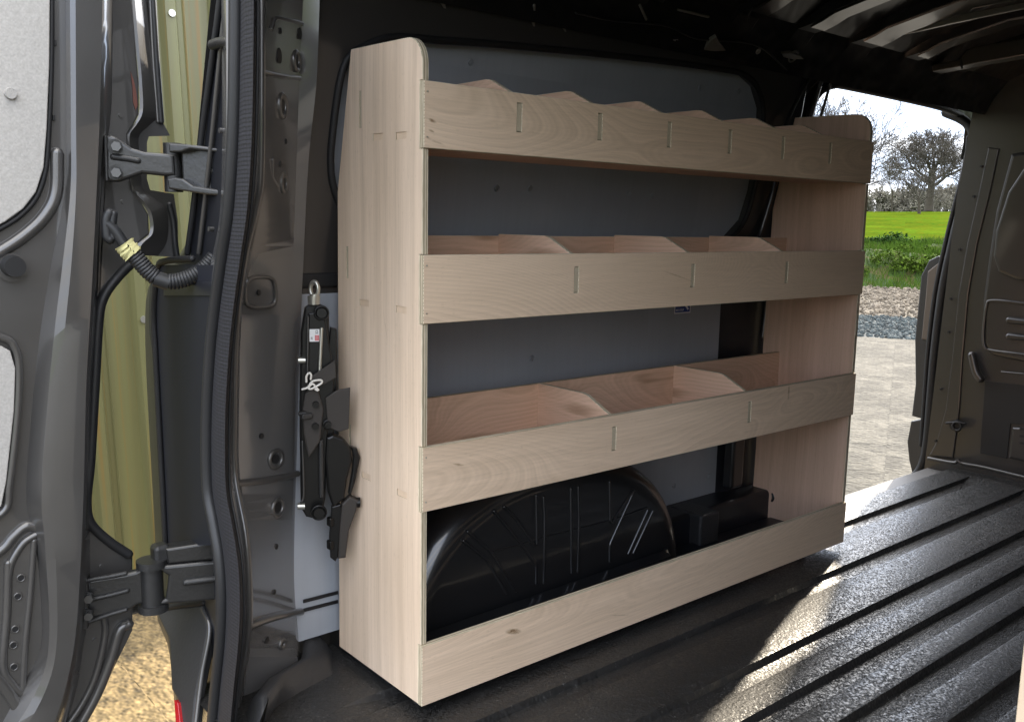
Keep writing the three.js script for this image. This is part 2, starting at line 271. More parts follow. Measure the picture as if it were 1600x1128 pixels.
// pillar behind the sliding door opening
{
  const top = V(1.30, 1.20, -0.26);
  vp('centre_pillar', loft([[V(1.10, -0.02, -0.32), V(1.10, 0.45, -0.32), V(1.14, 0.70, -0.30), V(1.25, 0.95, -0.27), V(1.28, 1.2, -0.215)],
    [V(1.20, -0.02, -0.285), V(1.20, 0.45, -0.285), V(1.23, 0.70, -0.28), V(1.30, 0.95, -0.25), V(1.33, 1.2, -0.205)],
    [V(1.335, -0.02, -0.285), V(1.335, 0.45, -0.285), V(1.345, 0.70, -0.28), V(1.355, 0.95, -0.255), V(1.37, 1.2, -0.23)],
    [V(1.36, -0.05, -0.42), V(1.36, 0.45, -0.42), V(1.36, 0.70, -0.41), V(1.37, 0.95, -0.38), V(1.38, 1.2, -0.33)]], 0.4), M.satin);
  for (const [a, r] of [[1.30, 0.005], [1.345, 0.004]]) vp('pillar_bead', tube([V(a, 0.5, -0.277), V(a + 0.02, 0.72, -0.272), V(a + 0.06, 0.95, -0.245), V(a + 0.1, 1.17, -0.215)], r), M.paintIn);
  vp('pillar_cable', tube([V(1.235, 0.75, -0.268), V(1.25, 0.8, -0.262), V(1.265, 0.9, -0.245), V(1.275, 1.0, -0.235)], 0.006), M.gloss);
  vp('tie_down_ring', merge([ringAt(at(1205, 775, PZ(-0.22)), V(1, 0, 0.4), 0.014, 0.006), cylAlong(at(1205, 775, PZ(-0.235)), V(0, 0, 1), 0.016, 0.03)]), M.gloss);
  vp('pillar_cover', bx(1.16, 1.215, 0.10, 0.3, -0.285, -0.25, 0.012), M.gloss);
  vp('belt_anchor', merge([cylAlong(V(1.13, 0.30, -0.27), V(1, 0.2, 0), 0.022, 0.05), bx(1.12, 1.19, 0.28, 0.33, -0.29, -0.255, 0.01)]), M.gloss);
}
// wheel arch box
{
  const N = 40, cx = 0.375, arch = [];
  const prof = t => { const a = Math.PI * (1 - t); const ex = Math.cos(a), ey = Math.sin(a); const sx = Math.sign(ex) * Math.abs(ex) ** 0.9; return [cx + (ex > 0 ? 0.43 : 0.36) * sx, -0.03 + 0.365 * ey ** 0.78]; };
  const rail = (inset, z) => Array.from({ length: N }, (_, i) => { const [x, y] = prof(i / (N - 1)); const k = 1 - inset / 0.36; return V(cx + (x - cx) * k, -0.03 + (y + 0.03) * k, z); });
  const R = 0.055, rails = [rail(0, -0.34), rail(0, -0.10 - R)];
  for (let i = 1; i <= 8; i++) { const a = i / 8 * Math.PI / 2; rails.push(rail(R * (1 - Math.cos(a)), -0.10 - R + R * Math.sin(a))); }
  rails.push(rail(0.2, -0.098), rail(0.355, -0.098));
  const wa = vp('wheel_arch', loft(rails, 0), M.gloss);
  const Z = PZ(-0.099), rib = (pix, r = 0.0035) => vp('pressed_rib', pxTube(Z, pix, r, { rs: 6, tension: 0.1 }), M.gloss, wa);
  const c7 = p => p.map(([x, y]) => [660 + x / 3.76, 700 + y / 3.76]);
  rib(c7([[712, 290], [718, 420], [712, 790]])); rib(c7([[668, 280], [672, 560]])); rib(c7([[916, 230], [920, 420], [912, 725]])); rib(c7([[872, 240], [876, 730]]));
  rib(c7([[1100, 200], [1104, 430], [1120, 430], [1240, 250]])); rib(c7([[1245, 250], [1104, 560], [1100, 665]])); rib(c7([[1355, 370], [1240, 615]])); rib(c7([[1325, 365], [1210, 620]]));
  rib(c7([[420, 370], [560, 540], [665, 690], [668, 795]])); rib(c7([[480, 345], [560, 430], [650, 570]])); rib(c7([[240, 545], [380, 660], [490, 850]])); rib(c7([[265, 490], [400, 610], [545, 840]]));
  rib(c7([[410, 608], [590, 560], [720, 520], [920, 470], [1120, 420], [1320, 350]]), 0.002);
  vp('arch_skirt', loft([[V(0.02, 0.075, -0.09), V(0.02, 0.07, -0.066), V(0.02, 0.03, -0.06), V(0.02, -0.02, -0.05)], [V(0.70, 0.085, -0.09), V(0.70, 0.08, -0.066), V(0.70, 0.03, -0.06), V(0.70, -0.02, -0.05)], [V(0.74, 0.085, -0.12), V(0.74, 0.08, -0.12), V(0.745, 0.03, -0.12), V(0.75, -0.02, -0.12)], [V(0.75, 0.085, -0.29), V(0.75, 0.08, -0.29), V(0.755, 0.03, -0.29), V(0.76, -0.02, -0.29)]], 0.5), M.gloss);
  const ledge = vp('floor_ledge', merge([bx(0.74, 1.36, -0.03, 0.085, -0.32, -0.22, 0.012), bx(0.74, 1.36, -0.03, 0.012, -0.22, -0.15, 0.01)]), M.satin);
  vp('ledge_step', merge([bx(0.955, 1.03, -0.01, 0.088, -0.29, -0.185, 0.008)]), M.plastic, ledge);
}
// cant rail and roof
{
  const sec = [[0.02, 1.10, -0.222], [0.02, 1.17, -0.205], [0.0, 1.22, -0.18], [0, 1.27, -0.14], [0, 1.31, -0.05], [0, 1.345, 0.12], [0, 1.355, 0.5], [0, 1.345, 0.95], [0, 1.30, 1.18], [0, 1.2, 1.3]].slice(1);
  const xs = [-0.27, 0.2, 0.6, 1.0, 1.4, 1.9, 2.3, 2.46];
  const bands = [[0.18, 0.3], [0.55, 0.66], [0.93, 1.02], [1.16, 1.25], [1.4, 1.52], [1.68, 1.77], [1.95, 2.05]];
  const rx = [-0.27, ...bands.flatMap(([a, b]) => [a, a + 0.008, b - 0.008, b]), 2.24, 2.4];
  const dyAt = x => bands.some(([a, b]) => x > a + 0.004 && x < b - 0.004) ? 1 : 0;
  const sec2 = []; for (let i = 0; i + 1 < sec.length; i++) for (let k = 0; k < 3; k++) sec2.push(sec[i].map((v, q) => lerp(v, sec[i + 1][q], k / 3))); sec2.push(sec[sec.length - 1]);
  const roof = vp('roof_lining', loft(rx.map(x => sec2.map(([, y, z]) => V(x, y - 0.022 * dyAt(x) * smooth(-0.19, -0.08, z), z))), 0.35), M.roof);
  for (const [a, b] of bands.slice(2)) vp('roof_bow', loft([a + 0.012, a + 0.016, (a + b) / 2, b - 0.016, b - 0.012].map((x, i) => sec2.filter(q => q[2] > -0.13).map(([, y, z]) => V(x, y - 0.022 * smooth(-0.19, -0.08, z) - (i % 4 ? 0.005 : 0.001), z))), 0.5), M.bow, roof);
  vp('roof_skin', bx(-0.27, 3.2, 1.40, 1.44, -0.25, 1.35, 0.02), M.paint);
  const bow = (x, w, h, mat = M.roof) => { const b = vp('roof_bow', loft([[x, 0], [x + 0.004, -h], [x + w * 0.3, -h - 0.006], [x + w * 0.7, -h - 0.006], [x + w, 0]].map(([xx, dy]) => sec.slice(2).map(([, y, z]) => V(xx, y + dy - 0.002, z))), 0.5), mat, roof); return b; };
  bow(-0.20, 0.12, 0.03); bow(0.62, 0.09, 0.02);
  // slits and embossings along the cant rail, their glints put in as lighter paint
  const CR = P_(V(0, -0.8, 1), V(0, 1.22, -0.175));
  for (const [a, b, r] of [[[690, 0], [699, 28], 0.004], [[834, 8], [833, 45], 0.004], [[1060, 15], [1107, 26], 0.003], [[878, 35], [884, 52], 0.003], [[1000, 8], [1010, 30], 0.003]]) vp('pressed_slit', tube([at(...a, CR), at(...b, CR)], r, { rs: 6 }), M.paintLit, roof);
  for (const q of [[[1099, 79], [1110, 58], [1117, 52], [1122, 62], [1134, 78], [1118, 80]], [[1222, 84], [1236, 82], [1252, 87], [1257, 93], [1240, 94], [1226, 91]], [[1052, 62], [1057, 62], [1057, 69], [1053, 69]]]) vp('glint_plate', plate(q.map(p => at(...p, { n: CR.n, d: CR.d + 0.004 })), CR.n.clone().negate().add(V(0, 0.4, 0)), 0.01, { bevel: 0.002 }), M.paintLit, roof);  // added plates whose pale colour stands for bright reflections in the rail openings
  vp('rail_wire', tube([[900, 20], [960, 32], [1040, 40], [1090, 60], [1180, 70], [1230, 110]].map(p => at(...p, { n: CR.n, d: CR.d + 0.004 })), 0.0025, { n: 60 }), M.gloss, roof);
  for (const [x, y, rr] of [[1054, 67, 0.009], [1110, 70, 0.016], [1240, 88, 0.014], [1185, 80, 0.005]]) vp('rail_hole_rim', ringAt(at(x, y, CR), CR.n, rr, 0.003), M.paintLit, roof);
  // offside wall and rear header close the load space
  vp('offside_wall', bx(-0.27, 2.46, -0.06, 1.38, 1.34, 1.40, 0.01), M.paintIn);
  vp('rear_header', bx(-0.28, -0.22, 1.27, 1.40, -0.2, 1.32, 0.015), M.paint);
}
// sliding door opening: header, front pillar
{
  const c6 = (x, y) => [1240 + x * 0.3015, 120 + y * 0.3014];
  const HZ = P_(V(0, -0.25, 1), V(0, 1.2, -0.30));
  const on = (x, y, pl) => V(x, y, (pl.d - pl.n.y * y) / pl.n.z);
  const hole = [[1205, 420], [1215, 330], [1240, 240], [1262, 183], [1268, 158], [1280, 141], [1298, 133], [1320, 134], [1440, 160], [1482, 172], [1504, 184], [1516, 204], [1514, 226], [1509, 250]].map(p => at(...p, HZ));
  const frontX = hole[hole.length - 1].x;
  const hd = vp('door_header', plate([...hole, on(frontX + 0.5, hole[hole.length - 1].y, HZ), on(frontX + 0.5, 1.42, HZ), on(1.30, 1.42, HZ), on(1.28, hole[0].y, HZ)], HZ.n.clone().negate(), 0.02, { bevel: 0.003 }), M.roof);
  const off = hole.map(p => p.clone().addScaledVector(HZ.n, 0.008));
  vp('header_seal', tube(off.slice(3), 0.011, { n: 60 }), M.black, hd);
  const seam = [[1225, 225], [1245, 175], [1270, 135], [1303, 115], [1340, 122], [1400, 133], [1440, 145], [1495, 157]].map(p => at(...p, { n: HZ.n, d: HZ.d + 0.012 }));
  vp('weld_seam', tube(seam, 0.002, { n: 60, rs: 5 }), M.paint, hd);
}
{
  // front pillar beside the bulkhead, built as upright strips
  const B = 2.40;
  const strip = (name, x, t, left, right, mat, bevel = 0.004) => vp(name, plate([...left.map(p => at(...p, PX(x))), ...right.slice().reverse().map(p => at(...p, PX(x)))], V(1, 0, 0), t, { bevel }), mat);
  strip('door_trim', 2.410, 0.05, [[1466, 400], [1452, 407], [1440, 430], [1436, 470], [1430, 530], [1431, 600], [1425, 650]], [[1475, 400], [1466, 430], [1462, 480], [1448, 560], [1446, 640], [1443, 655]], M.plastic);
  strip('door_trim', 2.410, 0.05, [[1424, 658], [1418, 690], [1421, 720], [1428, 748]], [[1450, 655], [1448, 690], [1444, 720], [1440, 745]], M.plastic);
  strip('lock_plate', 2.405, 0.03, [[1470, 408], [1450, 424], [1446, 470], [1440, 530]], [[1476, 408], [1472, 440], [1460, 500], [1452, 532]], new THREE.MeshPhysicalMaterial({ color: lin(0.13, 0.11, 0.095), metalness: 0.3, roughness: 0.4 }));
  strip('pillar_outer', 2.395, 0.1, [[1513, 206], [1502, 262], [1480, 350], [1464, 425], [1456, 520], [1446, 640], [1441, 700], [1430, 735], [1410, 752]], [[1535, 204], [1526, 262], [1508, 350], [1490, 425], [1474, 520], [1464, 640], [1458, 700], [1450, 735], [1440, 752]], M.paintIn, 0.008);
  vp('pillar_seal', tube([[1478, 176], [1505, 188], [1520, 206], [1520, 250], [1506, 310], [1490, 375], [1474, 450], [1462, 540], [1455, 620], [1449, 690], [1440, 730], [1420, 752], [1390, 767]].map(p => at(...p, PX(2.380))), 0.015, { n: 90 }), M.black);
  vp('pillar_flange', tube([[1514, 215], [1510, 255], [1494, 315], [1478, 380], [1462, 455], [1451, 545], [1445, 625], [1440, 695]].map(p => at(...p, PX(2.395))), 0.008, { n: 70 }), M.black);
  // bulkhead sheet with its pressings
  const bk = vp('bulkhead', plate([V(2.36, -0.06, -0.30), V(2.36, -0.06, 1.36), V(2.36, 1.39, 1.36), V(2.36, 1.39, -0.225), V(2.36, 0.9, -0.272)], V(1, 0, 0), 0.03), M.paintIn);
  const bp = (name, pix, dx, t, bevel, mat = M.paintIn) => vp(name, plate(pix.map(p => at(...p, PX(2.360 - dx))), V(1, 0, 0), t, { bevel, seg: 3 }), mat, bk);
  bp('bolted_flange', [[1545, 230], [1530, 300], [1512, 380], [1498, 460], [1488, 560], [1478, 640], [1464, 690], [1452, 712], [1490, 716], [1500, 640], [1505, 560], [1514, 460], [1528, 380], [1548, 300], [1562, 232]], 0.006, 0.02, 0.004);
  bp('raised_frame', [[1580, 240], [1556, 330], [1545, 400], [1536, 470], [1538, 540], [1552, 556], [1600, 566], [1700, 575], [1700, 220]], 0.03, 0.03, 0.012);
  bp('pressed_panel', [[1700, 270], [1600, 262], [1575, 300], [1556, 360], [1552, 400], [1560, 425], [1590, 438], [1700, 450]], 0.042, 0.02, 0.01);
  for (const y of [500, 525]) vp('pressed_bead', tube([at(1578, y, PX(2.325)), at(1700, y + 14, PX(2.325))], 0.011, { rs: 12 }), M.paintIn, bk);
  vp('frame_bead', tube([[1700, 488], [1600, 474], [1552, 470], [1543, 478], [1538, 520], [1540, 542], [1552, 548], [1600, 554], [1700, 566]].map(p => at(...p, PX(2.332))), 0.006, { n: 90 }), M.paintIn, bk);
  vp('pressed_bead', tube([at(1520, 555, PX(2.335)), at(1526, 580, PX(2.335)), at(1533, 592, PX(2.335))], 0.014, { rs: 12 }), M.paintIn, bk);
  bp('step_pressing', [[1582, 668], [1700, 672], [1700, 745], [1576, 716]], 0.02, 0.02, 0.008);
  bp('recess_panel', [[1540, 595], [1700, 615], [1700, 670], [1580, 662], [1574, 716], [1532, 708]], 0.004, 0.004, 0.001, M.black);
  vp('frame_edge_line', tube([at(1566, 581, PX(2.330)), at(1620, 586, PX(2.330))], 0.003), M.bolt, bk);
  for (const [x, y] of [[1534, 260], [1522, 307], [1500, 390], [1486, 467], [1483, 519], [1471, 608], [1463, 689]]) { vp('bolt', cylAlong(at(x, y, PX(2.352)), V(1, 0, 0), 0.0045, 0.006, 6), M.black, bk); }
  for (let i = 0; i < 3; i++) vp('vent_slot', plate([[1594, 668 + i * 11], [1606, 669 + i * 11], [1606, 673 + i * 11], [1594, 672 + i * 11]].map(p => at(...p, PX(2.337))), V(1, 0, 0), 0.002), M.black, bk);
  vp('tie_down_ring', merge([ringAt(at(1496, 666, PX(2.315)), V(1, 0, 0), 0.014, 0.004), cylAlong(at(1494, 664, PX(2.330)), V(1, 0, 0), 0.018, 0.02), tube([at(1480, 661, PX(2.320)), at(1496, 660, PX(2.315)), at(1508, 662, PX(2.320))], 0.004)]), M.black, bk);
  vp('floor_flange', tube([at(1452, 716, PX(2.340)), at(1492, 723, PX(2.320)), at(1497, 717, PX(2.320)), at(1504, 724, PX(2.320)), at(1540, 731, PX(2.320)), at(1610, 748, PX(2.300))], 0.006, { n: 50 }), M.paintIn, bk);
  // cross member above the bulkhead
  const RB = (name, X, top, bot, mat, dx, parent = van) => vp(name, plate([...top, ...bot.slice().reverse()].map(p => at(...p, PX(X))), V(1, 0, 0.05), dx, { bevel: 0.003 }), mat, parent);
  const cm = RB('cross_member', 1.86, [[1456, 101], [1500, 94], [1512, 79], [1530, 73], [1660, 52]], [[1458, 112], [1503, 104], [1530, 99], [1575, 92], [1660, 78]], M.paintIn, 0.05);
  vp('member_joint', tube([at(1501, 92, PX(1.855)), at(1504, 106, PX(1.855))], 0.003), M.black, cm);
  RB('cross_bracket', 1.53, [[1284, 76], [1350, 58], [1385, 51], [1480, 33], [1500, 26], [1600, 8], [1700, -12]], [[1290, 81], [1350, 69], [1400, 58], [1440, 50], [1490, 39], [1600, 18], [1700, -2]], M.paintLit, 0.01, cm);
  for (const q of [[[1380, 50], [1396, 57]], [[1430, 46], [1490, 36]], [[1350, 60], [1358, 66]]]) vp('bracket_slot', tube(q.map(p => at(...p, PX(1.526))), 0.004), M.black, cm);
  vp('bow_edge_highlight', tube([[1250, 33], [1290, 34], [1340, 27], [1420, 8], [1500, -10]].map(p => at(...p, PX(1.42))), 0.004, { n: 40 }), M.paintLit, cm);  // these tubes draw in the highlights along the roof bows
  vp('bow_edge_highlight', tube([[1150, 18], [1200, 24], [1250, 27], [1310, 15], [1420, -14]].map(p => at(...p, PX(1.3))), 0.003, { n: 40 }), M.paint, cm);
  vp('bow_edge_highlight', tube([[1262, 40], [1300, 42], [1345, 34], [1430, 14], [1530, -12]].map(p => at(...p, PX(1.42))), 0.003, { n: 40 }), M.paint, cm);
  vp('bow_edge_highlight', tube([[1290, 55], [1330, 48], [1370, 36], [1480, 16], [1600, -8]].map(p => at(...p, PX(1.5))), 0.003, { n: 40 }), M.paint, cm);
  vp('bow_edge_highlight', tube([[1295, 58], [1335, 52], [1375, 40], [1485, 20], [1610, -6]].map(p => at(...p, PX(1.5))), 0.002, { n: 40 }), M.paint, cm);
  vp('cable_loom', tube([[1225, 200], [1260, 130], [1290, 98], [1335, 84], [1365, 80], [1380, 100], [1420, 104], [1455, 122], [1480, 124]].map(p => at(...p, PZ(-0.21))), 0.005, { n: 80 }), M.black, cm);
  for (const [x, y] of [[1419, 102], [1468, 120], [1337, 87], [1310, 80]]) vp('clip', rbox(0.015, 0.012, 0.015, 0.003).translate(...at(x, y, PZ(-0.2)).toArray()), M.strapTape, cm);
}
// rear left pillar, flange and weatherstrip
{
  const rails = [
    [PX(-0.245), [[345, -40], [345, 300], [325, 440], [322, 600], [330, 740], [345, 860], [345, 960], [325, 1080], [300, 1170]]],
    [PX(-0.262), [[352, -40], [352, 300], [332, 440], [326, 600], [333, 740], [350, 860], [350, 960], [335, 1080], [310, 1170]]],
    [PX(-0.25), [[380, -40], [378, 300], [360, 440], [345, 600], [348, 740], [362, 860], [366, 960], [352, 1080], [332, 1170]]],
    [PX(-0.235), [[402, -40], [401, 250], [392, 330], [372, 420], [362, 500], [358, 640], [360, 740], [372, 830], [380, 900], [380, 980], [368, 1060], [350, 1170]]],
    [PX(-0.222), [[408, -40], [407, 250], [400, 320], [380, 410], [369, 500], [365, 640], [366, 740], [382, 830], [388, 900], [388, 980], [376, 1060], [360, 1170]]],
    [PX(-0.20), [[416, -40], [415, 250], [409, 330], [390, 420], [377, 500], [373, 640], [374, 740], [390, 830], [396, 900], [394, 980], [384, 1060], [372, 1170]]],
    [PX(-0.085), [[476, -40], [470, 60], [467, 130], [463, 250], [458, 400], [456, 560], [456, 700], [456, 900], [462, 1000], [466, 1060], [462, 1170]]],
    [PX(-0.063), [[500, -40], [498, 30], [494, 130], [482, 250], [474, 400], [467, 560], [465, 700], [464, 900], [468, 1000], [470, 1060], [470, 1170]]],
    [PX(-0.055), [[500, -40], [498, 30], [494, 130], [482, 250], [474, 400], [467, 560], [465, 700], [464, 900], [468, 1000], [470, 1060], [470, 1170]].map(p => [p[0] + 1, p[1]])],
  ];
  const pil = vp('rear_pillar', pxLoft(rails, -30, 1160, 90, 0.5), M.paintPillar);
  // rubber bulb and its textile carrier
  const bulb = [[368, -40], [367, 100], [364, 230], [357, 330], [347, 400], [336, 480], [328, 560], [323, 660], [324, 760], [333, 815], [342, 870], [346, 930], [344, 1000], [336, 1080], [328, 1170]];
  const ws = vp('weatherstrip', tube(bulb.map(p => at(...p, PX(-0.268))), 0.0095, { n: 110, rs: 14 }), M.rubber);
  const cA = bulb.map(p => [p[0] + 4, p[1]]), cB = bulb.map(p => [p[0] + 34, p[1]]);
  const g = pxLoft([[PX(-0.262), cA], [PX(-0.272), cA.map((p, i) => [lerp(p[0], cB[i][0], 0.35), p[1]])], [PX(-0.27), cA.map((p, i) => [lerp(p[0], cB[i][0], 0.8), p[1]])], [PX(-0.25), cB]], -30, 1160, 110, 0.8);
  vp('textile_carrier', g, M.carrier, ws);
  vp('seal_lip', pxTube(PX(-0.258), cB.map(p => [p[0] + 1, p[1]]), 0.0025, { n: 110, rs: 6 }), M.black, ws);
  vp('flange_edge', tube(rails[4][1].map(p => at(p[0], p[1], PX(-0.224))), 0.0055, { n: 110, rs: 10 }), M.paint, pil);
  // plane of the pillar face
  const a = at(400, 600, PX(-0.20)), b = at(460, 600, PX(-0.08)), t = b.clone().sub(a).normalize();
  const FN = t.clone().cross(V(0, 1, 0)).normalize(); if (FN.dot(camera.position.clone().sub(a)) < 0) FN.negate();
  const FP = y => P_(FN, at(420, y, { n: FN, d: FN.dot(at(430, y, P_(FN, a.clone()))) }));
  const face = (x, y) => { // point on the lofted face at a pixel: between the -0.20 and -0.08 rails
    const ra = interpY(rails[5][1], [y])[0][0], rb = interpY(rails[6][1], [y])[0][0]; const A = at(ra, y, PX(-0.20)), Bq = at(rb, y, PX(-0.085)); const dir = Bq.clone().sub(A), n = V(0, 1, 0).cross(dir).normalize(); return { p: at(x, y, P_(n, A)), n: n.dot(camera.position) - n.dot(A) > 0 ? n : n.negate() };
  };
  const hole = (x, y, r, rim) => { const { p, n } = face(x, y); vp('pillar_hole', cylAlong(p, n, r, 0.003, 20), M.black, pil); if (rim) vp('hole_rim', ringAt(p.clone().addScaledVector(n, 0.0005), n, rim, 0.004), M.paint, pil); };
  hole(437, 48, 0.0045); hole(467, 52, 0.009); hole(435, 87, 0.011); hole(462, 95, 0.008, 0.014); hole(440, 165, 0.009, 0.017); hole(446, 221, 0.004); hole(437, 256, 0.0045); hole(442, 285, 0.011, 0.014); hole(404, 457, 0.0045); hole(408, 681, 0.0045); hole(430, 717, 0.008, 0.015); hole(433, 793, 0.009, 0.015); hole(431, 854, 0.005); hole(428, 925, 0.0045); hole(416, 1000, 0.006); hole(440, 1006, 0.005, 0.007);
  const dim = (pix, r = 0.0035, cl = true) => vp('embossed_edge', tube(pix.map(([x, y]) => face(x, y).p), r, { closed: cl, n: 60, rs: 8 }), M.paint, pil);
  dim([[388, 437], [404, 433], [420, 434], [428, 442], [430, 465], [424, 477], [404, 480], [390, 478], [383, 468], [383, 448]]);
  dim([[424, 45], [430, 29], [445, 30], [470, 36], [478, 42]], 0.003, false);
  dim([[425, 250], [425, 275], [432, 290]], 0.003, false);
  dim([[366, 756], [395, 753], [440, 746], [464, 740]], 0.006, false); dim([[409, 112], [440, 119], [490, 124]], 0.004, false);
  dim([[390, 978], [430, 964], [470, 956]], 0.007, false);
  // moulded floor corner at the pillar's foot
  vp('floor_corner_moulding', loft([[at(360, 1160, PX(-0.235)), at(395, 1090, PX(-0.215)), at(420, 1060, PX(-0.17)), at(470, 1030, PX(-0.08)), at(478, 985, PX(-0.04))], [at(400, 1180, PX(-0.25)), at(420, 1090, PX(-0.21)), at(445, 1052, PX(-0.15)), at(490, 1025, PX(-0.06)), at(498, 990, PX(-0.02))], [V(-0.24, -0.02, -0.12), V(-0.17, -0.02, -0.18), V(-0.12, -0.02, -0.2), V(-0.045, -0.02, -0.22), V(-0.0, -0.02, -0.30)]], 0), M.plastic);
  vp('floor_loom', tube([at(470, 968, PX(-0.045)), at(485, 975, PX(-0.04)), at(490, 990, PX(-0.035)), at(480, 998, PX(-0.04))], 0.003), M.black);
  // lining between pillar and rack above the waist
  vp('quarter_inner', plate([at(455, -30, PX(-0.05)), at(560, -30, PX(0.02)), at(545, 60, PX(0.0)), at(528, 110, PX(-0.02)), at(505, 290, PX(-0.03)), at(525, 330, PX(0)), at(528, 460, PX(0)), at(455, 460, PX(-0.06))].map(p => V(p.x, p.y, -0.33)), V(0, 0, -1), 0.01), M.paint);
}
// rear face of the body beside the door opening
{
  const RX = PX(-0.248);
  const body = vp('rear_corner', pxLoft([[PX(-0.15), [[340, -40], [311, 200], [290, 380], [240, 430], [226, 520], [242, 850], [244, 960], [262, 1010], [270, 1080], [280, 1170]]], [PX(-0.22), [[346, -40], [317, 200], [296, 380], [246, 420], [236, 520], [250, 850], [250, 960], [266, 1010], [274, 1080], [284, 1170]]], [PX(-0.235), [[350, -40], [322, 200], [300, 385], [262, 430], [258, 520], [262, 850], [258, 960], [274, 1080], [278, 1170]]], [PX(-0.235), [[372, -40], [366, 300], [350, 440], [345, 600], [345, 740], [360, 860], [360, 960], [340, 1080], [320, 1170]]]], -30, 1160, 70, 0.5), M.satin);
  vp('body_bead', pxTube(PX(-0.24), [[356, -20], [346, 60], [332, 200], [321, 300], [310, 395]], 0.004, { n: 50 }), M.paint, body);
  vp('body_bead', pxTube(PX(-0.24), [[345, -20], [335, 60], [316, 200], [302, 320], [292, 395]], 0.005, { n: 50 }), M.rubber, body);
  vp('bead_knuckle', pxTube(PX(-0.25), [[332, 70], [345, 66], [360, 66]], 0.008), M.hinge, body);
  for (const [x, y] of [[346, 204], [329, 358], [356, 155]]) vp('body_stud', cylAlong(at(x, y, PX(-0.247)), V(1, 0, 0), 0.004, 0.008, 10), M.paint, body);
  // satin black cover of the lamp recess
  vp('lamp_recess_cover', pxLoft([[PX(-0.20), [[236, 420], [232, 480], [234, 540], [246, 700], [254, 860]]], [PX(-0.25), [[243, 418], [238, 480], [240, 540], [250, 700], [258, 860]]], [PX(-0.256), [[250, 418], [245, 480], [248, 540], [257, 700], [264, 860]]], [PX(-0.256), [[350, 418], [345, 480], [340, 540], [345, 700], [362, 860]]]], 414, 852, 40, 0.6), new THREE.MeshPhysicalMaterial({ color: lin(0.018, 0.0195, 0.026), roughness: 0.5, specularIntensity: 0.35 }), body);
  vp('recess_top', loft([[404, -0.19], [409, -0.225], [418, -0.246], [432, -0.2545], [448, -0.2575], [462, -0.2585]].map(([y, X]) => [246, 256, 275, 300, 325, 350].map((x, i) => at(x, y + (i === 0 ? 6 : 0), PX(X + (i === 0 ? 0.02 : 0))))), 0), M.satin, body);
  vp('recess_edge', pxTube(PX(-0.258), [[300, 404], [258, 408], [246, 420], [240, 490], [243, 560], [250, 700], [258, 850]], 0.0055, { n: 70 }), M.black, body);
  // lower bumper corner below the hinge
  const BP = P_(V(-0.9, 0.3, 0.25), at(290, 1000, PX(-0.262))), BQ = { n: BP.n, d: BP.d + 0.006 };
  vp('bumper_corner', pxPlate(BP, [[240, 950], [312, 944], [322, 958], [326, 985], [318, 1030], [306, 1090], [300, 1160], [282, 1160], [276, 1095], [266, 1078], [262, 1000], [248, 970]], 0.02, { bevel: 0.006, seg: 3, dir: BP.n.clone().negate() }), M.plastic, body);
  vp('bumper_edge', pxTube(BP, [[316, 950], [327, 985], [314, 1060], [302, 1160]], 0.004, { n: 40 }), M.paint, body);
  vp('bumper_lip', pxTube(BP, [[238, 953], [280, 946], [318, 941]], 0.006, { n: 20 }), M.black, body);
  vp('reflector', pxPlate(BQ, [[271, 1094], [277, 1098], [285, 1160], [276, 1160]], 0.01, { bevel: 0.001, dir: BP.n.clone().negate() }), M.red, body);
}
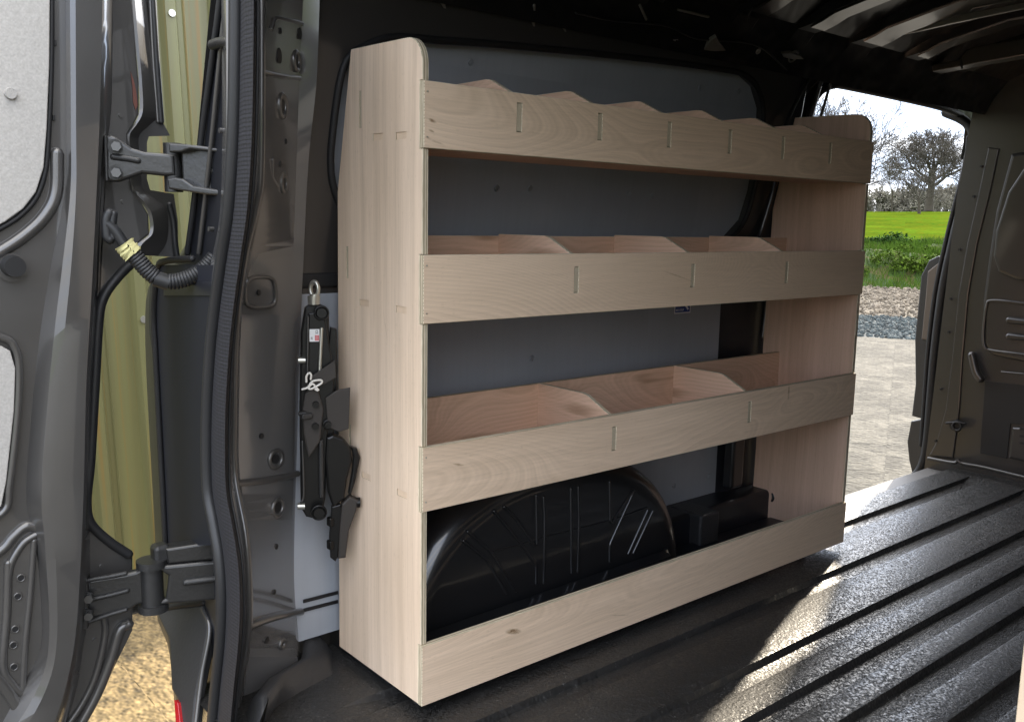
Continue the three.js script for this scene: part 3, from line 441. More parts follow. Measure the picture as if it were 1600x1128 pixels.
// hinges
{
  const HP = P_(V(-0.35, 0, 0.94), V(-0.28, 0.8, -0.30));
  const hp = (dz, pix, t, bevel, mat = M.hinge, parent) => vp('leaf', plate(pix.map(p => at(...p, { n: HP.n, d: HP.d + dz })), HP.n.clone().negate(), t, { bevel, seg: 3 }), mat, parent);
  const h1 = new THREE.Group(); h1.name = 'door_hinge'; van.add(h1);
  hp(0.012, [[163, 212], [172, 211], [180, 214], [205, 231], [225, 237], [262, 240], [272, 242], [274, 274], [258, 275], [222, 271], [200, 279], [185, 284], [168, 284], [163, 276]], 0.02, 0.005, M.hinge, h1);
  hp(0.018, [[161, 212], [167, 210], [169, 284], [163, 283]], 0.03, 0.003, M.hinge, h1);
  vp('stiffening_rib', tube([[176, 245], [200, 248], [215, 251]].map(p => at(...p, { n: HP.n, d: HP.d + 0.012 })), 0.005), M.hinge, h1);
  for (const y of [229, 270]) { vp('washer', cylAlong(at(179, y, { n: HP.n, d: HP.d + 0.012 }), HP.n, 0.011, 0.008), M.hinge, h1); vp('bolt', cylAlong(at(181, y, { n: HP.n, d: HP.d + 0.02 }), HP.n, 0.0075, 0.014, 6), M.bolt, h1); }
  const pin = at(270, 262, { n: HP.n, d: HP.d - 0.005 });
  vp('pin_barrel', cylAlong(pin, V(0, 1, 0), 0.014, 0.075, 24), M.hinge, h1);
  const HR = P_(V(-0.8, 0, 0.6), at(268, 262, { n: HP.n, d: HP.d + 0.012 }));
  const hr = (dz, pix, t, bevel) => vp('leaf', plate(pix.map(p => at(...p, { n: HR.n, d: HR.d + dz })), HR.n.clone().negate(), t, { bevel, seg: 3 }), M.hinge, h1);
  hr(0.012, [[262, 223], [290, 225], [330, 230], [362, 233], [362, 240], [330, 237], [296, 233], [280, 238], [263, 238]], 0.04, 0.003);
  hr(0.012, [[260, 279], [272, 277], [284, 279], [300, 290], [362, 300], [362, 307], [320, 304], [290, 299], [262, 295]], 0.04, 0.003);
  hr(-0.004, [[281, 232], [300, 231], [362, 236], [362, 303], [300, 297], [284, 285]], 0.02, 0.004);
  vp('stiffening_rib', tube([[328, 266], [345, 267], [360, 270]].map(p => at(...p, { n: HR.n, d: HR.d - 0.003 })), 0.005), M.hinge, h1);
  const h2 = new THREE.Group(); h2.name = 'door_hinge_001'; van.add(h2);
  const HQ = P_(V(-0.35, 0, 0.94), V(-0.28, 0.2, -0.305));
  const hq = (dz, pix, t, bevel) => vp('leaf', plate(pix.map(p => at(...p, { n: HQ.n, d: HQ.d + dz })), HQ.n.clone().negate(), t, { bevel, seg: 3 }), M.hinge, h2);
  hq(0.006, [[128, 915], [140, 906], [195, 897], [212, 893], [228, 884], [236, 884], [236, 940], [214, 946], [200, 955], [140, 968], [128, 975]], 0.018, 0.005);
  hq(0.016, [[123, 917], [130, 914], [137, 908], [137, 982], [132, 986], [124, 985]], 0.03, 0.003);
  vp('stiffening_rib', tube([[140, 937], [175, 929], [198, 923]].map(p => at(...p, { n: HQ.n, d: HQ.d + 0.008 })), 0.004), M.hinge, h2);
  vp('stiffening_rib', tube([[128, 912], [140, 906], [170, 901], [195, 896]].map(p => at(...p, { n: HQ.n, d: HQ.d + 0.01 })), 0.004), M.hinge, h2);
  vp('stiffening_rib', tube([[137, 972], [165, 962], [196, 953]].map(p => at(...p, { n: HQ.n, d: HQ.d + 0.008 })), 0.004), M.hinge, h2);
  for (const y of [934, 961]) { vp('washer', cylAlong(at(133, y, { n: HQ.n, d: HQ.d + 0.018 }), HQ.n, 0.010, 0.006), M.hinge, h2); vp('bolt', cylAlong(at(138, y, { n: HQ.n, d: HQ.d + 0.022 }), HQ.n, 0.007, 0.016, 6), M.bolt, h2); }
  const pin2 = at(237, 914, { n: HQ.n, d: HQ.d });
  vp('pin_barrel', cylAlong(pin2, V(0, 1, 0), 0.018, 0.066, 24), M.hinge, h2);
  const top = at(236, 880, { n: HQ.n, d: HQ.d }); vp('pin_boss', cylAlong(V(top.x, pin2.y + 0.038, top.z), V(0, 1, 0), 0.024, 0.012, 24), M.hinge, h2); vp('pin_boss', cylAlong(V(top.x, pin2.y - 0.038, top.z), V(0, 1, 0), 0.024, 0.012, 24), M.hinge, h2);
  hq(0.012, [[240, 885], [260, 884], [364, 874], [372, 880], [372, 940], [340, 938], [270, 944], [240, 946], [258, 936], [262, 900]], 0.05, 0.005);
  vp('stiffening_rib', tube([[290, 910], [330, 905], [362, 903]].map(p => at(...p, { n: HQ.n, d: HQ.d + 0.014 })), 0.006), M.hinge, h2);
  hq(0.008, [[258, 858], [362, 842], [364, 872], [262, 882]], 0.03, 0.004);
  vp('pin_cap', rbox(0.028, 0.035, 0.03, 0.008).translate(...at(250, 865, { n: HQ.n, d: HQ.d - 0.01 }).toArray()), M.hinge, h2);
}
// open rear door
{
  const zF = -0.30, zE = -0.375;
  const door = new THREE.Group(); door.name = 'rear_door'; van.add(door);
  const face = vp('inner_panel', pxLoft([
    [PZ(zF - 0.035), [[-60, -40], [-60, 600], [-60, 1170]]],
    [PZ(zF - 0.035), [[101, -40], [103, 200], [100, 300], [78, 420], [62, 520], [48, 650], [40, 780], [56, 860], [64, 1000], [40, 1060], [-20, 1170]]],
    [PZ(zF - 0.006), [[108, -40], [110, 200], [109, 300], [96, 420], [84, 520], [72, 650], [64, 780], [70, 860], [76, 1000], [56, 1080], [0, 1170]]],
    [PZ(zF), [[117, -40], [118, 200], [118, 300], [110, 420], [100, 520], [90, 650], [84, 780], [86, 860], [88, 1000], [70, 1080], [20, 1170]]],
    [PZ(zF), [[160, -40], [156, 150], [150, 300], [142, 460], [134, 600], [130, 760], [124, 900], [116, 1000], [100, 1080], [70, 1170]]],
    [PZ(zF - 0.006), [[165, -40], [161, 150], [155, 300], [147, 460], [139, 600], [135, 760], [129, 900], [121, 1000], [106, 1080], [76, 1170]]],
    [PZ(zE), [[176, -40], [174, 150], [168, 220], [160, 300], [152, 460], [143, 600], [138, 760], [140, 850], [138, 950], [128, 1020], [118, 1080], [90, 1170]]],
  ], -30, 1160, 80, 0.45), M.paint, door);
  const PE = PZ(zE), PR = PZ(zE - 0.03);
  const bandL = [[203, -40], [211, 60], [217, 130], [217, 178], [208, 196], [199, 210], [201, 240], [203, 272], [206, 297], [222, 318], [232, 335], [233, 366], [217, 379], [205, 398]];
  const bandR = [[226, -40], [236, 60], [244, 130], [247, 180], [230, 198], [217, 211], [217, 240], [220, 273], [222, 294], [244, 312], [259, 325], [262, 366], [257, 384], [246, 400]];
  const flangeInner = [[176, -40], [174, 150], [168, 220], [160, 300], [152, 460], [143, 600], [134, 780], [136, 850], [134, 950], [124, 1020], [112, 1080], [84, 1170]].map(p => [p[0] - 4, p[1]]).reverse();
  const fl = vp('door_flange', pxPlate(PE, [...bandL, [185, 432], [164, 462], [156, 500], [144, 700], [136, 780], [143, 815], [170, 842], [207, 866], [207, 985], [180, 1040], [160, 1085], [130, 1140], ...flangeInner], 0.012, { bevel: 0.003, dir: V(0, 0, -1) }), M.paint, door);
  { const A = resample(bandL.map(p => at(...p, PE)), 90, true), B = resample(bandR.map(p => at(...p, PR)), 90, true); const A2 = A.map((p, i) => p.clone().lerp(B[i], 0.12).setZ(zE - 0.001)), B2 = B.map((p, i) => p.clone().lerp(A[i], 0.12)); vp('flange_step', loft([A.map(p => p.clone().setZ(zE - 0.003)), A2, B2, B], 0.9), M.paint, door); }
  vp('flange_rim', pxPlate(PR, [[234, -40], [241, 80], [248, 180], [265, 212], [232, 213], [229, 222], [229, 280], [234, 297], [271, 303], [277, 345], [278, 402], [240, 398], ...[...bandR].reverse().map(p => [p[0] - 2, p[1]])], 0.006, { dir: V(0, 0, -1) }), M.paint, door);
  const bead = (pix, r, z, mat, n) => vp('door_bead', pxTube(PZ(z), pix, r, { n: 60, rs: 10 }), mat, door);
  bead([[236, -40], [243, 80], [248, 150], [251, 190]], 0.005, zE - 0.027, M.rubber); bead([[232, -40], [238, 80], [243, 150], [246, 190]], 0.003, zE - 0.027, M.paint);
  bead([[264, 320], [270, 345], [273, 380], [276, 402]], 0.005, zE - 0.027, M.rubber);
  bead([[208, 408], [182, 434], [161, 464], [153, 500], [147, 600], [140, 720], [134, 785], [141, 818], [170, 846], [200, 866]], 0.008, zE + 0.003, M.rubber);
  bead([[200, 975], [186, 985], [172, 1030], [150, 1085], [120, 1140]], 0.009, zE + 0.004, M.paint);
  bead([[160, 955], [163, 990], [150, 1050], [130, 1095], [100, 1140]], 0.006, zE + 0.002, M.paint);
  // orange rust-proofing smear
  vp('rust_mark', pxPlate(PZ(zE + 0.0015), [[203, 112], [208, 125], [212, 145], [214, 165], [211, 172], [207, 160], [206, 135]], 0.001, { dir: V(0, 0, 1) }), new THREE.MeshStandardMaterial({ color: lin(0.16, 0.06, 0.045), roughness: 0.6 }), door);
  for (const [x, y] of [[188, 180], [192, 315], [158, 885], [147, 1000]]) vp('stud', cylAlong(at(x, y, PE), V(0, 0, 1), 0.004, 0.006, 12), M.paint, door);
  // lining panels
  const PL = PZ(zF - 0.030);
  const lp = vp('door_lining', pxPlate(PL, [[-60, -40], [76, -40], [75, 100], [71, 200], [66, 262], [54, 300], [34, 326], [6, 346], [-60, 380]], 0.005, { bevel: 0.0015, dir: V(0, 0, 1) }), M.lining, door);
  vp('trim_clip', cylAlong(at(16, 146, PZ(zF - 0.022)), V(0, 0, 1), 0.0085, 0.005, 24, 0.0075), M.lining, door);
  vp('lining_edge', pxTube(PZ(zF - 0.032), [[80, -40], [79, 100], [75, 205], [70, 265], [57, 306], [36, 332], [8, 352], [-60, 388]], 0.004, { n: 70 }), M.black, door);
  for (const y of [67, 184]) vp('clip_slot', rbox(0.0035, 0.008, 0.004, 0.0005).translate(...at(y < 100 ? 85 : 83, y, PZ(zF - 0.034)).toArray()), M.black, door);
  vp('door_lining', pxPlate(PL, [[-60, 520], [0, 540], [14, 548], [22, 575], [20, 640], [8, 750], [0, 790], [-60, 810]], 0.005, { bevel: 0.0015, dir: V(0, 0, 1) }), M.lining, door);
  vp('lining_frame', pxTube(PZ(zF - 0.030), [[-60, 508], [4, 528], [20, 540], [28, 572], [26, 645], [14, 755], [4, 800], [-60, 830]], 0.006, { n: 70 }), M.paint, door);
  bead([[-60, 425], [0, 392], [40, 365], [70, 335], [86, 300], [88, 240]], 0.010, zF - 0.036, M.paint);
  vp('rubber_stop', cylAlong(at(20, 416, PZ(zF - 0.024)), V(0.05, -0.05, 1), 0.0165, 0.022, 28, 0.0145), M.rubber, door);
  vp('stop_base', cylAlong(at(18, 418, PZ(zF - 0.033)), V(0, 0, 1), 0.021, 0.006, 28), M.paint, door);
  // lower pressing with its holes
  vp('pressed_recess', pxPlate(PZ(zF - 0.033), [[20, 875], [44, 842], [50, 850], [46, 930], [40, 1010], [34, 1080], [8, 1046], [8, 950]], 0.002, { dir: V(0, 0, 1), bevel: 0.0006 }), M.paint, door);
  bead([[-60, 900], [0, 860], [20, 838], [40, 822], [58, 826], [62, 840]], 0.008, zF - 0.034, M.paint);
  bead([[12, 900], [17, 878], [34, 850], [50, 838], [60, 834]], 0.006, zF - 0.032, M.paint);
  bead([[12, 880], [10, 960], [4, 1040], [20, 1070], [36, 1085]], 0.006, zF - 0.032, M.paint);
  bead([[52, 845], [46, 930], [38, 1010], [34, 1080]], 0.005, zF - 0.032, M.paint);
  bead([[-60, 1010], [0, 1065], [25, 1100], [30, 1120]], 0.010, zF - 0.034, M.paint);
  for (const [x, y] of [[32, 903], [27, 932], [23, 983], [20, 1008], [21, 1042]]) { vp('panel_hole', cylAlong(at(x, y, PZ(zF - 0.0305)), V(0, 0, 1), 0.0045, 0.003, 16), M.black, door); vp('hole_rim', ringAt(at(x, y, PZ(zF - 0.030)), V(0, 0, 1), 0.0052, 0.0014), M.paint, door); }
  // outer skin behind
  vp('door_skin', plate([at(-80, -60, PZ(zE - 0.03)), at(200, -60, PZ(zE - 0.03)), at(200, 200, PZ(zE - 0.03)), at(130, 480, PZ(zE - 0.03)), at(110, 780, PZ(zE - 0.03)), at(160, 900, PZ(zE - 0.03)), at(80, 1180, PZ(zE - 0.03)), at(-80, 1180, PZ(zE - 0.03))], V(0, 0, -1), 0.01), M.paint, door);
  // harness boot across the hinge
  const HB = P_(V(-0.35, 0, 0.94), V(-0.28, 0.7, -0.27));
  const line = [[168, 350], [180, 362], [195, 384], [215, 406], [235, 428], [252, 438], [268, 440], [288, 436], [306, 428], [322, 416], [338, 398]].map(p => at(...p, HB));
  const curve = new THREE.CatmullRomCurve3(line), rings = [];
  const core = vp('wiring_boot', tube(line, 0.0085, { n: 80, rs: 12 }), M.rubber);
  for (let i = 0; i < 34; i++) { const t = lerp(0.2, 0.97, i / 33); if (t > 0.50 && t < 0.585) continue; const p = curve.getPointAt(t), d = curve.getTangentAt(t); rings.push(ringAt(p, d, 0.0095, 0.0035)); }
  vp('bellows', merge(rings), M.rubber, core);
  const p = curve.getPointAt(0.54), d = curve.getTangentAt(0.54); vp('boot_collar', cylAlong(p, d, 0.0125, 0.022, 24), M.rubber, core);
  vp('boot_flange', merge([tube([[170, 333], [166, 345], [167, 368], [171, 374]].map(q => at(...q, HB)), 0.008), tube([[177, 334], [175, 350], [175, 372]].map(q => at(...q, HB)), 0.006)]), M.rubber, core);
  const tp = new THREE.CatmullRomCurve3([0.17, 0.2, 0.24, 0.27].map(t => curve.getPointAt(t)));
  const tg = new THREE.TubeGeometry(tp, 12, 0.0155, 9, false); { const q = tg.attributes.position; for (let i = 0; i < q.count; i++) { const k = 0.0025 * (hash(i, 3, 9) - 0.5); q.setXYZ(i, q.getX(i) + k, q.getY(i) + k * 1.4, q.getZ(i) - k); } tg.computeVertexNormals(); }
  vp('masking_tape', tg, M.strapTape, core);
}
// ------------------------------------------------------------------ plywood rack
{
  const rack = thing('plywood_rack', 'plywood shelving rack with four front rails standing along the left side of the van', 'shelving rack');
  const t = 0.0115, L = 1.302, rows = [[0, 0.105], [0.3326, 0.438], [0.635, 0.741], [0.9017, 1.0]];
  const uvAlongX = (o, o2) => (x, y, z, nx, ny, nz) => Math.abs(ny) > 0.9 && Math.abs(nz) < 0.3 ? [x + o, z + o2] : Math.abs(nz) > 0.6 ? [x + o, y + o2] : null;
  const front = -0.0045, notch = -t - 0.0004;
  const outline = [];
  outline.push([-0.274, 0], [notch, 0]);
  for (const [i, [a, b]] of rows.entries()) { if (i) outline.push([front, a - 0.001], [notch, a - 0.001]); outline.push([notch, b + 0.001], [front, b + 0.001]); }
  outline.push([front, 1.025]); for (let i = 1; i <= 8; i++) { const a = i / 8 * Math.PI / 2; outline.push([front - 0.042 * (1 - Math.cos(a)), 1.025 + 0.042 * Math.sin(a)]); }
  outline.push([-0.214, 1.071], [-0.2635, 0.84]);
  const slotRect = (z, y, w, h) => [[z - w / 2, y - h / 2], [z + w / 2, y - h / 2], [z + w / 2, y + h / 2], [z - w / 2, y + h / 2]];
  const slots = [[-0.131, 0.925, 0.03, 0.0115], [-0.062, 0.923, 0.03, 0.0115], [-0.176, 0.654, 0.03, 0.0115], [-0.062, 0.652, 0.03, 0.0115], [-0.173, 0.353, 0.03, 0.0115], [-0.06, 0.349, 0.03, 0.0115], [-0.185, 0.972, 0.008, 0.06], [-0.232, 0.72, 0.008, 0.055], [-0.228, 0.41, 0.008, 0.05]];
  const mk = (x0, o, mat, withSlots) => {
    const g = plate(outline.map(([z, y]) => V(x0, y, z)), V(1, 0, 0), t, { bevel: 0.0008, seg: 1, holes: withSlots ? slots.map(s => slotRect(s[0], s[1], s[2] + 0.0012, s[3] + 0.0012).map(([z, y]) => V(x0, y, z))) : [], uvf: (x, y, z, nx) => Math.abs(nx) > 0.6 ? [y + o, z + 0.31] : null });
    const m = part(rack, 'end_panel', g, [mat, M.plyEdge]);
    if (withSlots) for (const s of slots) part(m, 'tenon', bx(x0 + 0.0012, x0 + t, s[1] - s[3] / 2, s[1] + s[3] / 2, s[0] - s[2] / 2, s[0] + s[2] / 2, 0.0003), s[2] > s[3] ? M.plyA : M.plyEdge);
  };
  mk(0, 0.13, M.plyStraight, true);
  mk(L - t, 0.2, M.plyPinkS, false);
  const tenX = [[0.77], [0.437, 0.864], [0.326, 0.647, 0.972], [0.187, 0.373, 0.558, 0.744, 0.929, 1.115]];
  const fMat = [M.plyB, M.plyB, M.plyA, M.plyA], offs = [[0.03, 0.02], [0.05, 0.14], [0.02, 0.24 - 0.635], [0.06, 0.11 - 0.9017]];
  rows.forEach(([a, b], i) => {
    const holes = i ? tenX[i].map(x => slotRect(x, a + 0.06, 0.0105, 0.046).map(([q, y]) => V(q, y, -t))) : [];
    const fs = part(rack, 'front_rail', plate([V(0, a, -t), V(L, a, -t), V(L, b, -t), V(0, b, -t)], V(0, 0, 1), t, { bevel: 0.0007, seg: 1, holes, uvf: uvAlongX(offs[i][0], offs[i][1]) }), [fMat[i], M.plyEdge]);
    if (!i) return;
    for (const x of tenX[i]) part(fs, 'tenon', bx(x - 0.0045, x + 0.0045, a + 0.0382, a + 0.0818, -t, -0.0009, 0.0003), M.plyEdge);
    for (const x of [0.006, L - 0.006]) for (const y of [a + 0.016, b - 0.016]) part(fs, 'pin', cylAlong(V(x, y, -0.0005), V(0, 0, 1), 0.0014, 0.0022, 8), M.zinc);
    const back = i === 3 ? -0.185 : -0.225;
    part(rack, 'shelf_board', plate([V(t, a + 0.004, -t), V(L - t, a + 0.004, -t), V(L - t, a + 0.004, back), V(t, a + 0.004, back)], V(0, 1, 0), t, { uvf: (x, y, z, nx, ny) => Math.abs(ny) > 0.6 ? [x + 0.02 * i, 0.3 + z] : null }), [M.plyPink, M.plyEdge]);
    const bh = i === 3 ? 0.062 : i === 2 ? 0.132 : 0.134;
    part(rack, 'back_rail', plate([V(t, a + 0.0155, back + 0.001), V(L - t, a + 0.0155, back + 0.001), V(L - t, a + bh, back + 0.001), V(t, a + bh, back + 0.001)], V(0, 0, 1), 0.009, { bevel: 0.0006, seg: 1, uvf: uvAlongX(0.05 * i, 0.1 * i) }), [M.plyPink, M.plyEdge]);
    for (const [k, x] of tenX[i].entries()) {
      const top = i === 3 ? 1.03 : b + 0.0295, zb = back + 0.0102;
      part(rack, 'divider', plate([[zb, a + 0.0156], [-t - 0.0002, a + 0.0156], [-t - 0.0002, b - 0.001], [-0.072, top - 0.002], [-0.085, top], [zb, top]].map(([z, y]) => V(x - 0.0045, y, z)), V(1, 0, 0), 0.009, { bevel: 0.0006, seg: 1, uvf: (X, y, z, nx) => Math.abs(nx) > 0.6 ? [z + 0.4 + 0.13 * k, (y - a) + 0.02 + 0.03 * k] : null }), [M.plyPink, M.plyEdge]);
    }
  });
  for (const x of [0.03, 0.65, 1.18]) for (const z of [-0.05, -0.14, -0.23]) part(rack, 'foot', cylAlong(V(x, -0.0105, z), V(0, 1, 0), 0.014, 0.021, 18), M.black);
}
{ // rack on the other side: only its front edge shows
  const r = thing('plywood_rack', 'edge of a second plywood rack at the right border of the view', 'shelving rack');
  const p = at(1589, 1110, PX(0.0)), z0 = p.z;
  const g = plate([V(0, -0.02, z0), V(0, -0.02, 1.33), V(0, 1.05, 1.28), V(0, 1.05, z0 + 0.04), V(0, 1.01, z0)], V(1, 0, 0), 0.0115, { bevel: 0.0008, seg: 1, uvf: (x, y, z, nx) => Math.abs(nx) > 0.6 ? [y, z - z0] : null });
  part(r, 'end_panel', g, [M.plyStraight, M.plyEdge]);
  for (const a of [0, 0.335, 0.64]) part(r, 'front_rail', bx(0.0118, 1.2, a, a + 0.105, z0 + 0.002, z0 + 0.013, 0.0008), M.plyB);
}
// ------------------------------------------------------------------ jack strapped to the side wall
{
  const org = at(495, 650, PX(-0.062));
  const n = V(-0.42, 0, 0.91).normalize();
  const J = d => P_(n, org.clone().addScaledVector(n, d));
  const jack = thing('scissor_jack', 'black folded scissor jack with eye bolt strapped upright beside the rack', 'jack');
  const c5 = (x, y) => [440 + x * 0.2128, 420 + y * 0.2128], c6b = (x, y) => [440 + x * 0.2306, 640 + y * 0.2304];
  const jp = (name, d, pix, t, mat = M.jack, bevel = 0.0015) => part(jack, name, plate(pix.map(p => at(...p, J(d))), n.clone().negate(), t, { bevel, seg: 2 }), mat);
  jp('jack_arm', 0.012, [[476, 482], [484, 476], [496, 474], [508, 480], [514, 492], [514, 640], [508, 780], [504, 800], [492, 811], [478, 808], [470, 794], [468, 640], [470, 520]], 0.024, M.jack, 0.003);
  jp('jack_arm', 0.022, [[482, 490], [500, 486], [508, 500], [518, 560], [522, 600], [518, 640], [500, 690], [486, 690], [480, 620]], 0.016, M.jack, 0.002);
  jp('gear_plate', 0.03, [[476, 615], [486, 608], [498, 610], [506, 640], [500, 690], [482, 716], [474, 680], [472, 640]], 0.012, M.strap, 0.003);
  part(jack, 'channel_edge_highlight', tube([at(481, 495, J(0.026)), at(480, 590, J(0.026))], 0.0016), M.bolt);  // bright steel tubes stand for highlights along the black channel edges
  part(jack, 'screw_rod', tube([at(502, 514, J(0.027)), at(499, 580, J(0.027))], 0.003, { rs: 8 }), M.zinc);
  part(jack, 'channel_edge_highlight', tube([at(501, 690, J(0.02)), at(502, 775, J(0.02))], 0.0045), M.hinge);
  part(jack, 'channel_edge_highlight', tube([at(472, 690, J(0.02)), at(474, 770, J(0.02)), at(470, 785, J(0.02))], 0.0018), M.bolt);
  const eye = at(491, 452, J(0.012)); part(jack, 'eye_bolt', merge([(() => { const g = new THREE.TorusGeometry(0.0105, 0.0038, 12, 28); g.scale(0.75, 1.15, 1); g.applyQuaternion(new THREE.Quaternion().setFromUnitVectors(V(0, 0, 1), V(-0.9, 0, 0.45).normalize())); return g.translate(eye.x, eye.y, eye.z); })(), cylAlong(at(490, 469, J(0.012)), V(0, 1, 0), 0.0095, 0.014, 24, 0.0105), cylAlong(at(491, 462, J(0.012)), V(0, 1, 0), 0.008, 0.006, 20)]), M.zinc);
  for (const [x, y, r] of [[502, 489, 0.0095], [498, 801, 0.0105], [493, 632, 0.006], [492, 666, 0.006], [512, 663, 0.006]]) { part(jack, 'pivot_pin', merge([cylAlong(at(x, y, J(0.032)), n, r, 0.012, 24, r * 0.85), ringAt(at(x, y, J(0.028)), n, r * 1.15, 0.002)]), M.jack); }
  for (const [x, y] of [[471, 563], [470, 791]]) part(jack, 'wing_bolt', merge([cylAlong(at(x, y, J(0.015)), at(x + 10, y, J(0.015)).sub(at(x, y, J(0.015))), 0.006, 0.012, 12)]), M.zinc);
  // moulded holder and straps
  jp('strap', 0.036, [[486, 588], [523, 563], [525, 590], [500, 604], [488, 600]], 0.004, M.strap, 0.001);
  jp('holder', 0.0, [[516, 512], [526, 515], [527, 610], [530, 640], [520, 680], [506, 690], [506, 600]], 0.02, M.jack, 0.002);
  jp('strap', 0.03, [[508, 622], [526, 610], [547, 606], [545, 670], [530, 675], [512, 668]], 0.006, M.strap, 0.0015);
  jp('wheel_brace', 0.02, [[510, 684], [520, 680], [536, 686], [548, 700], [550, 720], [542, 750], [538, 780], [520, 794], [512, 770], [508, 720]], 0.02, M.jack, 0.004);
  jp('guard', 0.02, [[548, 698], [558, 702], [563, 716], [556, 750], [548, 776], [544, 772], [550, 740], [552, 716]], 0.018, M.jack, 0.004);
  part(jack, 'guard_knob', cylAlong(at(552, 785, J(0.015)), at(553, 785, J(0.015)).sub(at(552, 785, J(0.015))), 0.009, 0.022, 20), M.jack);
  jp('handle', 0.018, [[518, 792], [532, 788], [536, 800], [528, 870], [524, 878], [516, 872], [514, 840]], 0.012, M.jack, 0.002);
  jp('handle_cover', 0.024, [[534, 788], [546, 776], [560, 782], [556, 800], [545, 830], [540, 872], [528, 874], [530, 830]], 0.02, M.strap, 0.003);
  for (const y of [815, 851]) part(jack, 'clip', rbox(0.01, 0.017, 0.014, 0.003).translate(...at(516, y, J(0.014)).toArray()), M.jack);
  part(jack, 'pinch_bolt', merge([rbox(0.02, 0.01, 0.012, 0.003).translate(...at(478, 650, J(0.034)).toArray()), cylAlong(at(472, 646, J(0.034)), V(1, 0, 0.3), 0.004, 0.012, 6)]), M.hinge);
  const tie = pix => tube(pix.map(p => at(...c5(...p), J(0.042))), 0.0018, { n: 60, rs: 8 });
  part(jack, 'cable_tie', merge([tie([[150, 885], [190, 870], [220, 830], [260, 818], [292, 820], [290, 840], [255, 862], [215, 882], [195, 875], [225, 845], [250, 870], [270, 895], [245, 885]]), tie([[180, 830], [180, 790], [200, 765], [215, 780], [212, 810]])]), M.cableTie);
  const cv = document.createElement('canvas'); cv.width = 96; cv.height = 128; const x = cv.getContext('2d');
  x.fillStyle = '#e6e6e6'; x.fillRect(0, 0, 96, 128); x.fillStyle = '#222'; x.font = 'bold 34px sans-serif'; x.save(); x.translate(52, 10); x.rotate(Math.PI / 2); x.fillText('CE', 0, -6); x.restore();
  x.fillStyle = '#c8434b'; x.fillRect(52, 62, 38, 56); x.fillStyle = '#e6d0d0'; for (let i = 0; i < 5; i++) x.fillRect(56, 68 + i * 10, 30 - (i % 2) * 8, 3); x.fillStyle = '#555'; x.fillRect(14, 80, 5, 26); x.fillRect(24, 80, 4, 30);
  const st = new THREE.CanvasTexture(cv); st.colorSpace = THREE.SRGBColorSpace;
  const sg = new THREE.PlaneGeometry(0.0165, 0.021); sg.applyQuaternion(new THREE.Quaternion().setFromUnitVectors(V(0, 0, 1), n)); const sp = at(491, 524, J(0.0225)); sg.translate(sp.x, sp.y, sp.z);
  part(jack, 'rating_label', sg, new THREE.MeshStandardMaterial({ map: st, roughness: 0.5 }));
}
// ------------------------------------------------------------------ outside: ground, barn, field, trees
const G = -0.6;
const fu = V(0.891, 0, -0.453).normalize(), fv = V(0.453, 0, 0.891).normalize(), fo = V(-0.7955, 0, 1.1603);
const Q = (u, v, y = 0) => fo.clone().addScaledVector(fu, u).addScaledVector(fv, v).setY(y);
function sheet(u0, u1, v0, v1, nu, nv, hf, uvs = 1) {
  const pos = [], uv = [], idx = [];
  for (let i = 0; i <= nu; i++) for (let j = 0; j <= nv; j++) { const u = lerp(u0, u1, i / nu), v = lerp(v0, v1, j / nv), p = Q(u, v, hf(u, v)); pos.push(p.x, p.y, p.z); uv.push(u * uvs, v * uvs); }
  for (let i = 0; i < nu; i++) for (let j = 0; j < nv; j++) { const a = i * (nv + 1) + j, b = a + nv + 1; idx.push(a, a + 1, b, b, a + 1, b + 1); }
  const g = new THREE.BufferGeometry(); g.setAttribute('position', new THREE.Float32BufferAttribute(pos, 3)); g.setAttribute('uv', new THREE.Float32BufferAttribute(uv, 2)); g.setIndex(idx); g.computeVertexNormals();
  if (g.attributes.normal.getY(0) < 0) { const ix = g.index.array; for (let i = 0; i < ix.length; i += 3) { const t = ix[i]; ix[i] = ix[i + 1]; ix[i + 1] = t; } g.computeVertexNormals(); }
  return g;
}
const concTex = dataTex(1024, 1024, (i, j) => { const x = i / 1024 * 3, y = j / 1024 * 3; const n = fbm(x * 4, y * 4, 51, 5), f = vnoise(x * 60, y * 25, 52), f2 = vnoise(x * 130, y * 60, 53); const s = smooth(0.62, 0.8, f) * -26 + smooth(0.6, 0.9, f2) * 24; const b = 82 + (n - 0.5) * 44 + s * 0.8; return [b, b * 0.96, b * 0.87]; }, true, [1 / 3, 1 / 3]);
const concBump = dataTex(512, 512, (i, j) => [255 * clamp(0.6 * vnoise(i / 10, j / 24, 55, 20) + 0.4 * vnoise(i / 4, j / 6, 56, 85))], false, [1 / 1.2, 1 / 1.2]);
const conc = new THREE.MeshPhysicalMaterial({ map: concTex, bumpMap: concBump, bumpScale: 0.014, roughness: 0.95, specularIntensity: 0.4 });
const fieldTex = dataTex(512, 512, (i, j) => { const n = fbm(i / 60, j / 60, 61, 5), f = vnoise(i / 2, j / 2, 62, 256); const k = 0.75 + n * 0.4 + f * 0.25; const m = fbm(i / 25, j / 9, 64, 3); return [(50 + 22 * m) * k, 74 * k, 17 * k]; }, true, [1 / 30, 1 / 30]);
const fieldMat = new THREE.MeshPhysicalMaterial({ map: fieldTex, roughness: 1, specularIntensity: 0 });
const fieldH = (u, v) => G - 0.3 + 4.1 * smooth(22, 140, u) + 0.02 * smooth(60, 140, u) * v * 0.6 + 0.5 * (fbm(u / 40, v / 40, 66, 3) - 0.5);
struct('field', sheet(27, 420, -160, 220, 120, 100, (u, v) => fieldH(u, v) - 4 * smooth(180, 420, u)), fieldMat, 'bright green grass field rising behind the bank beyond the yard');
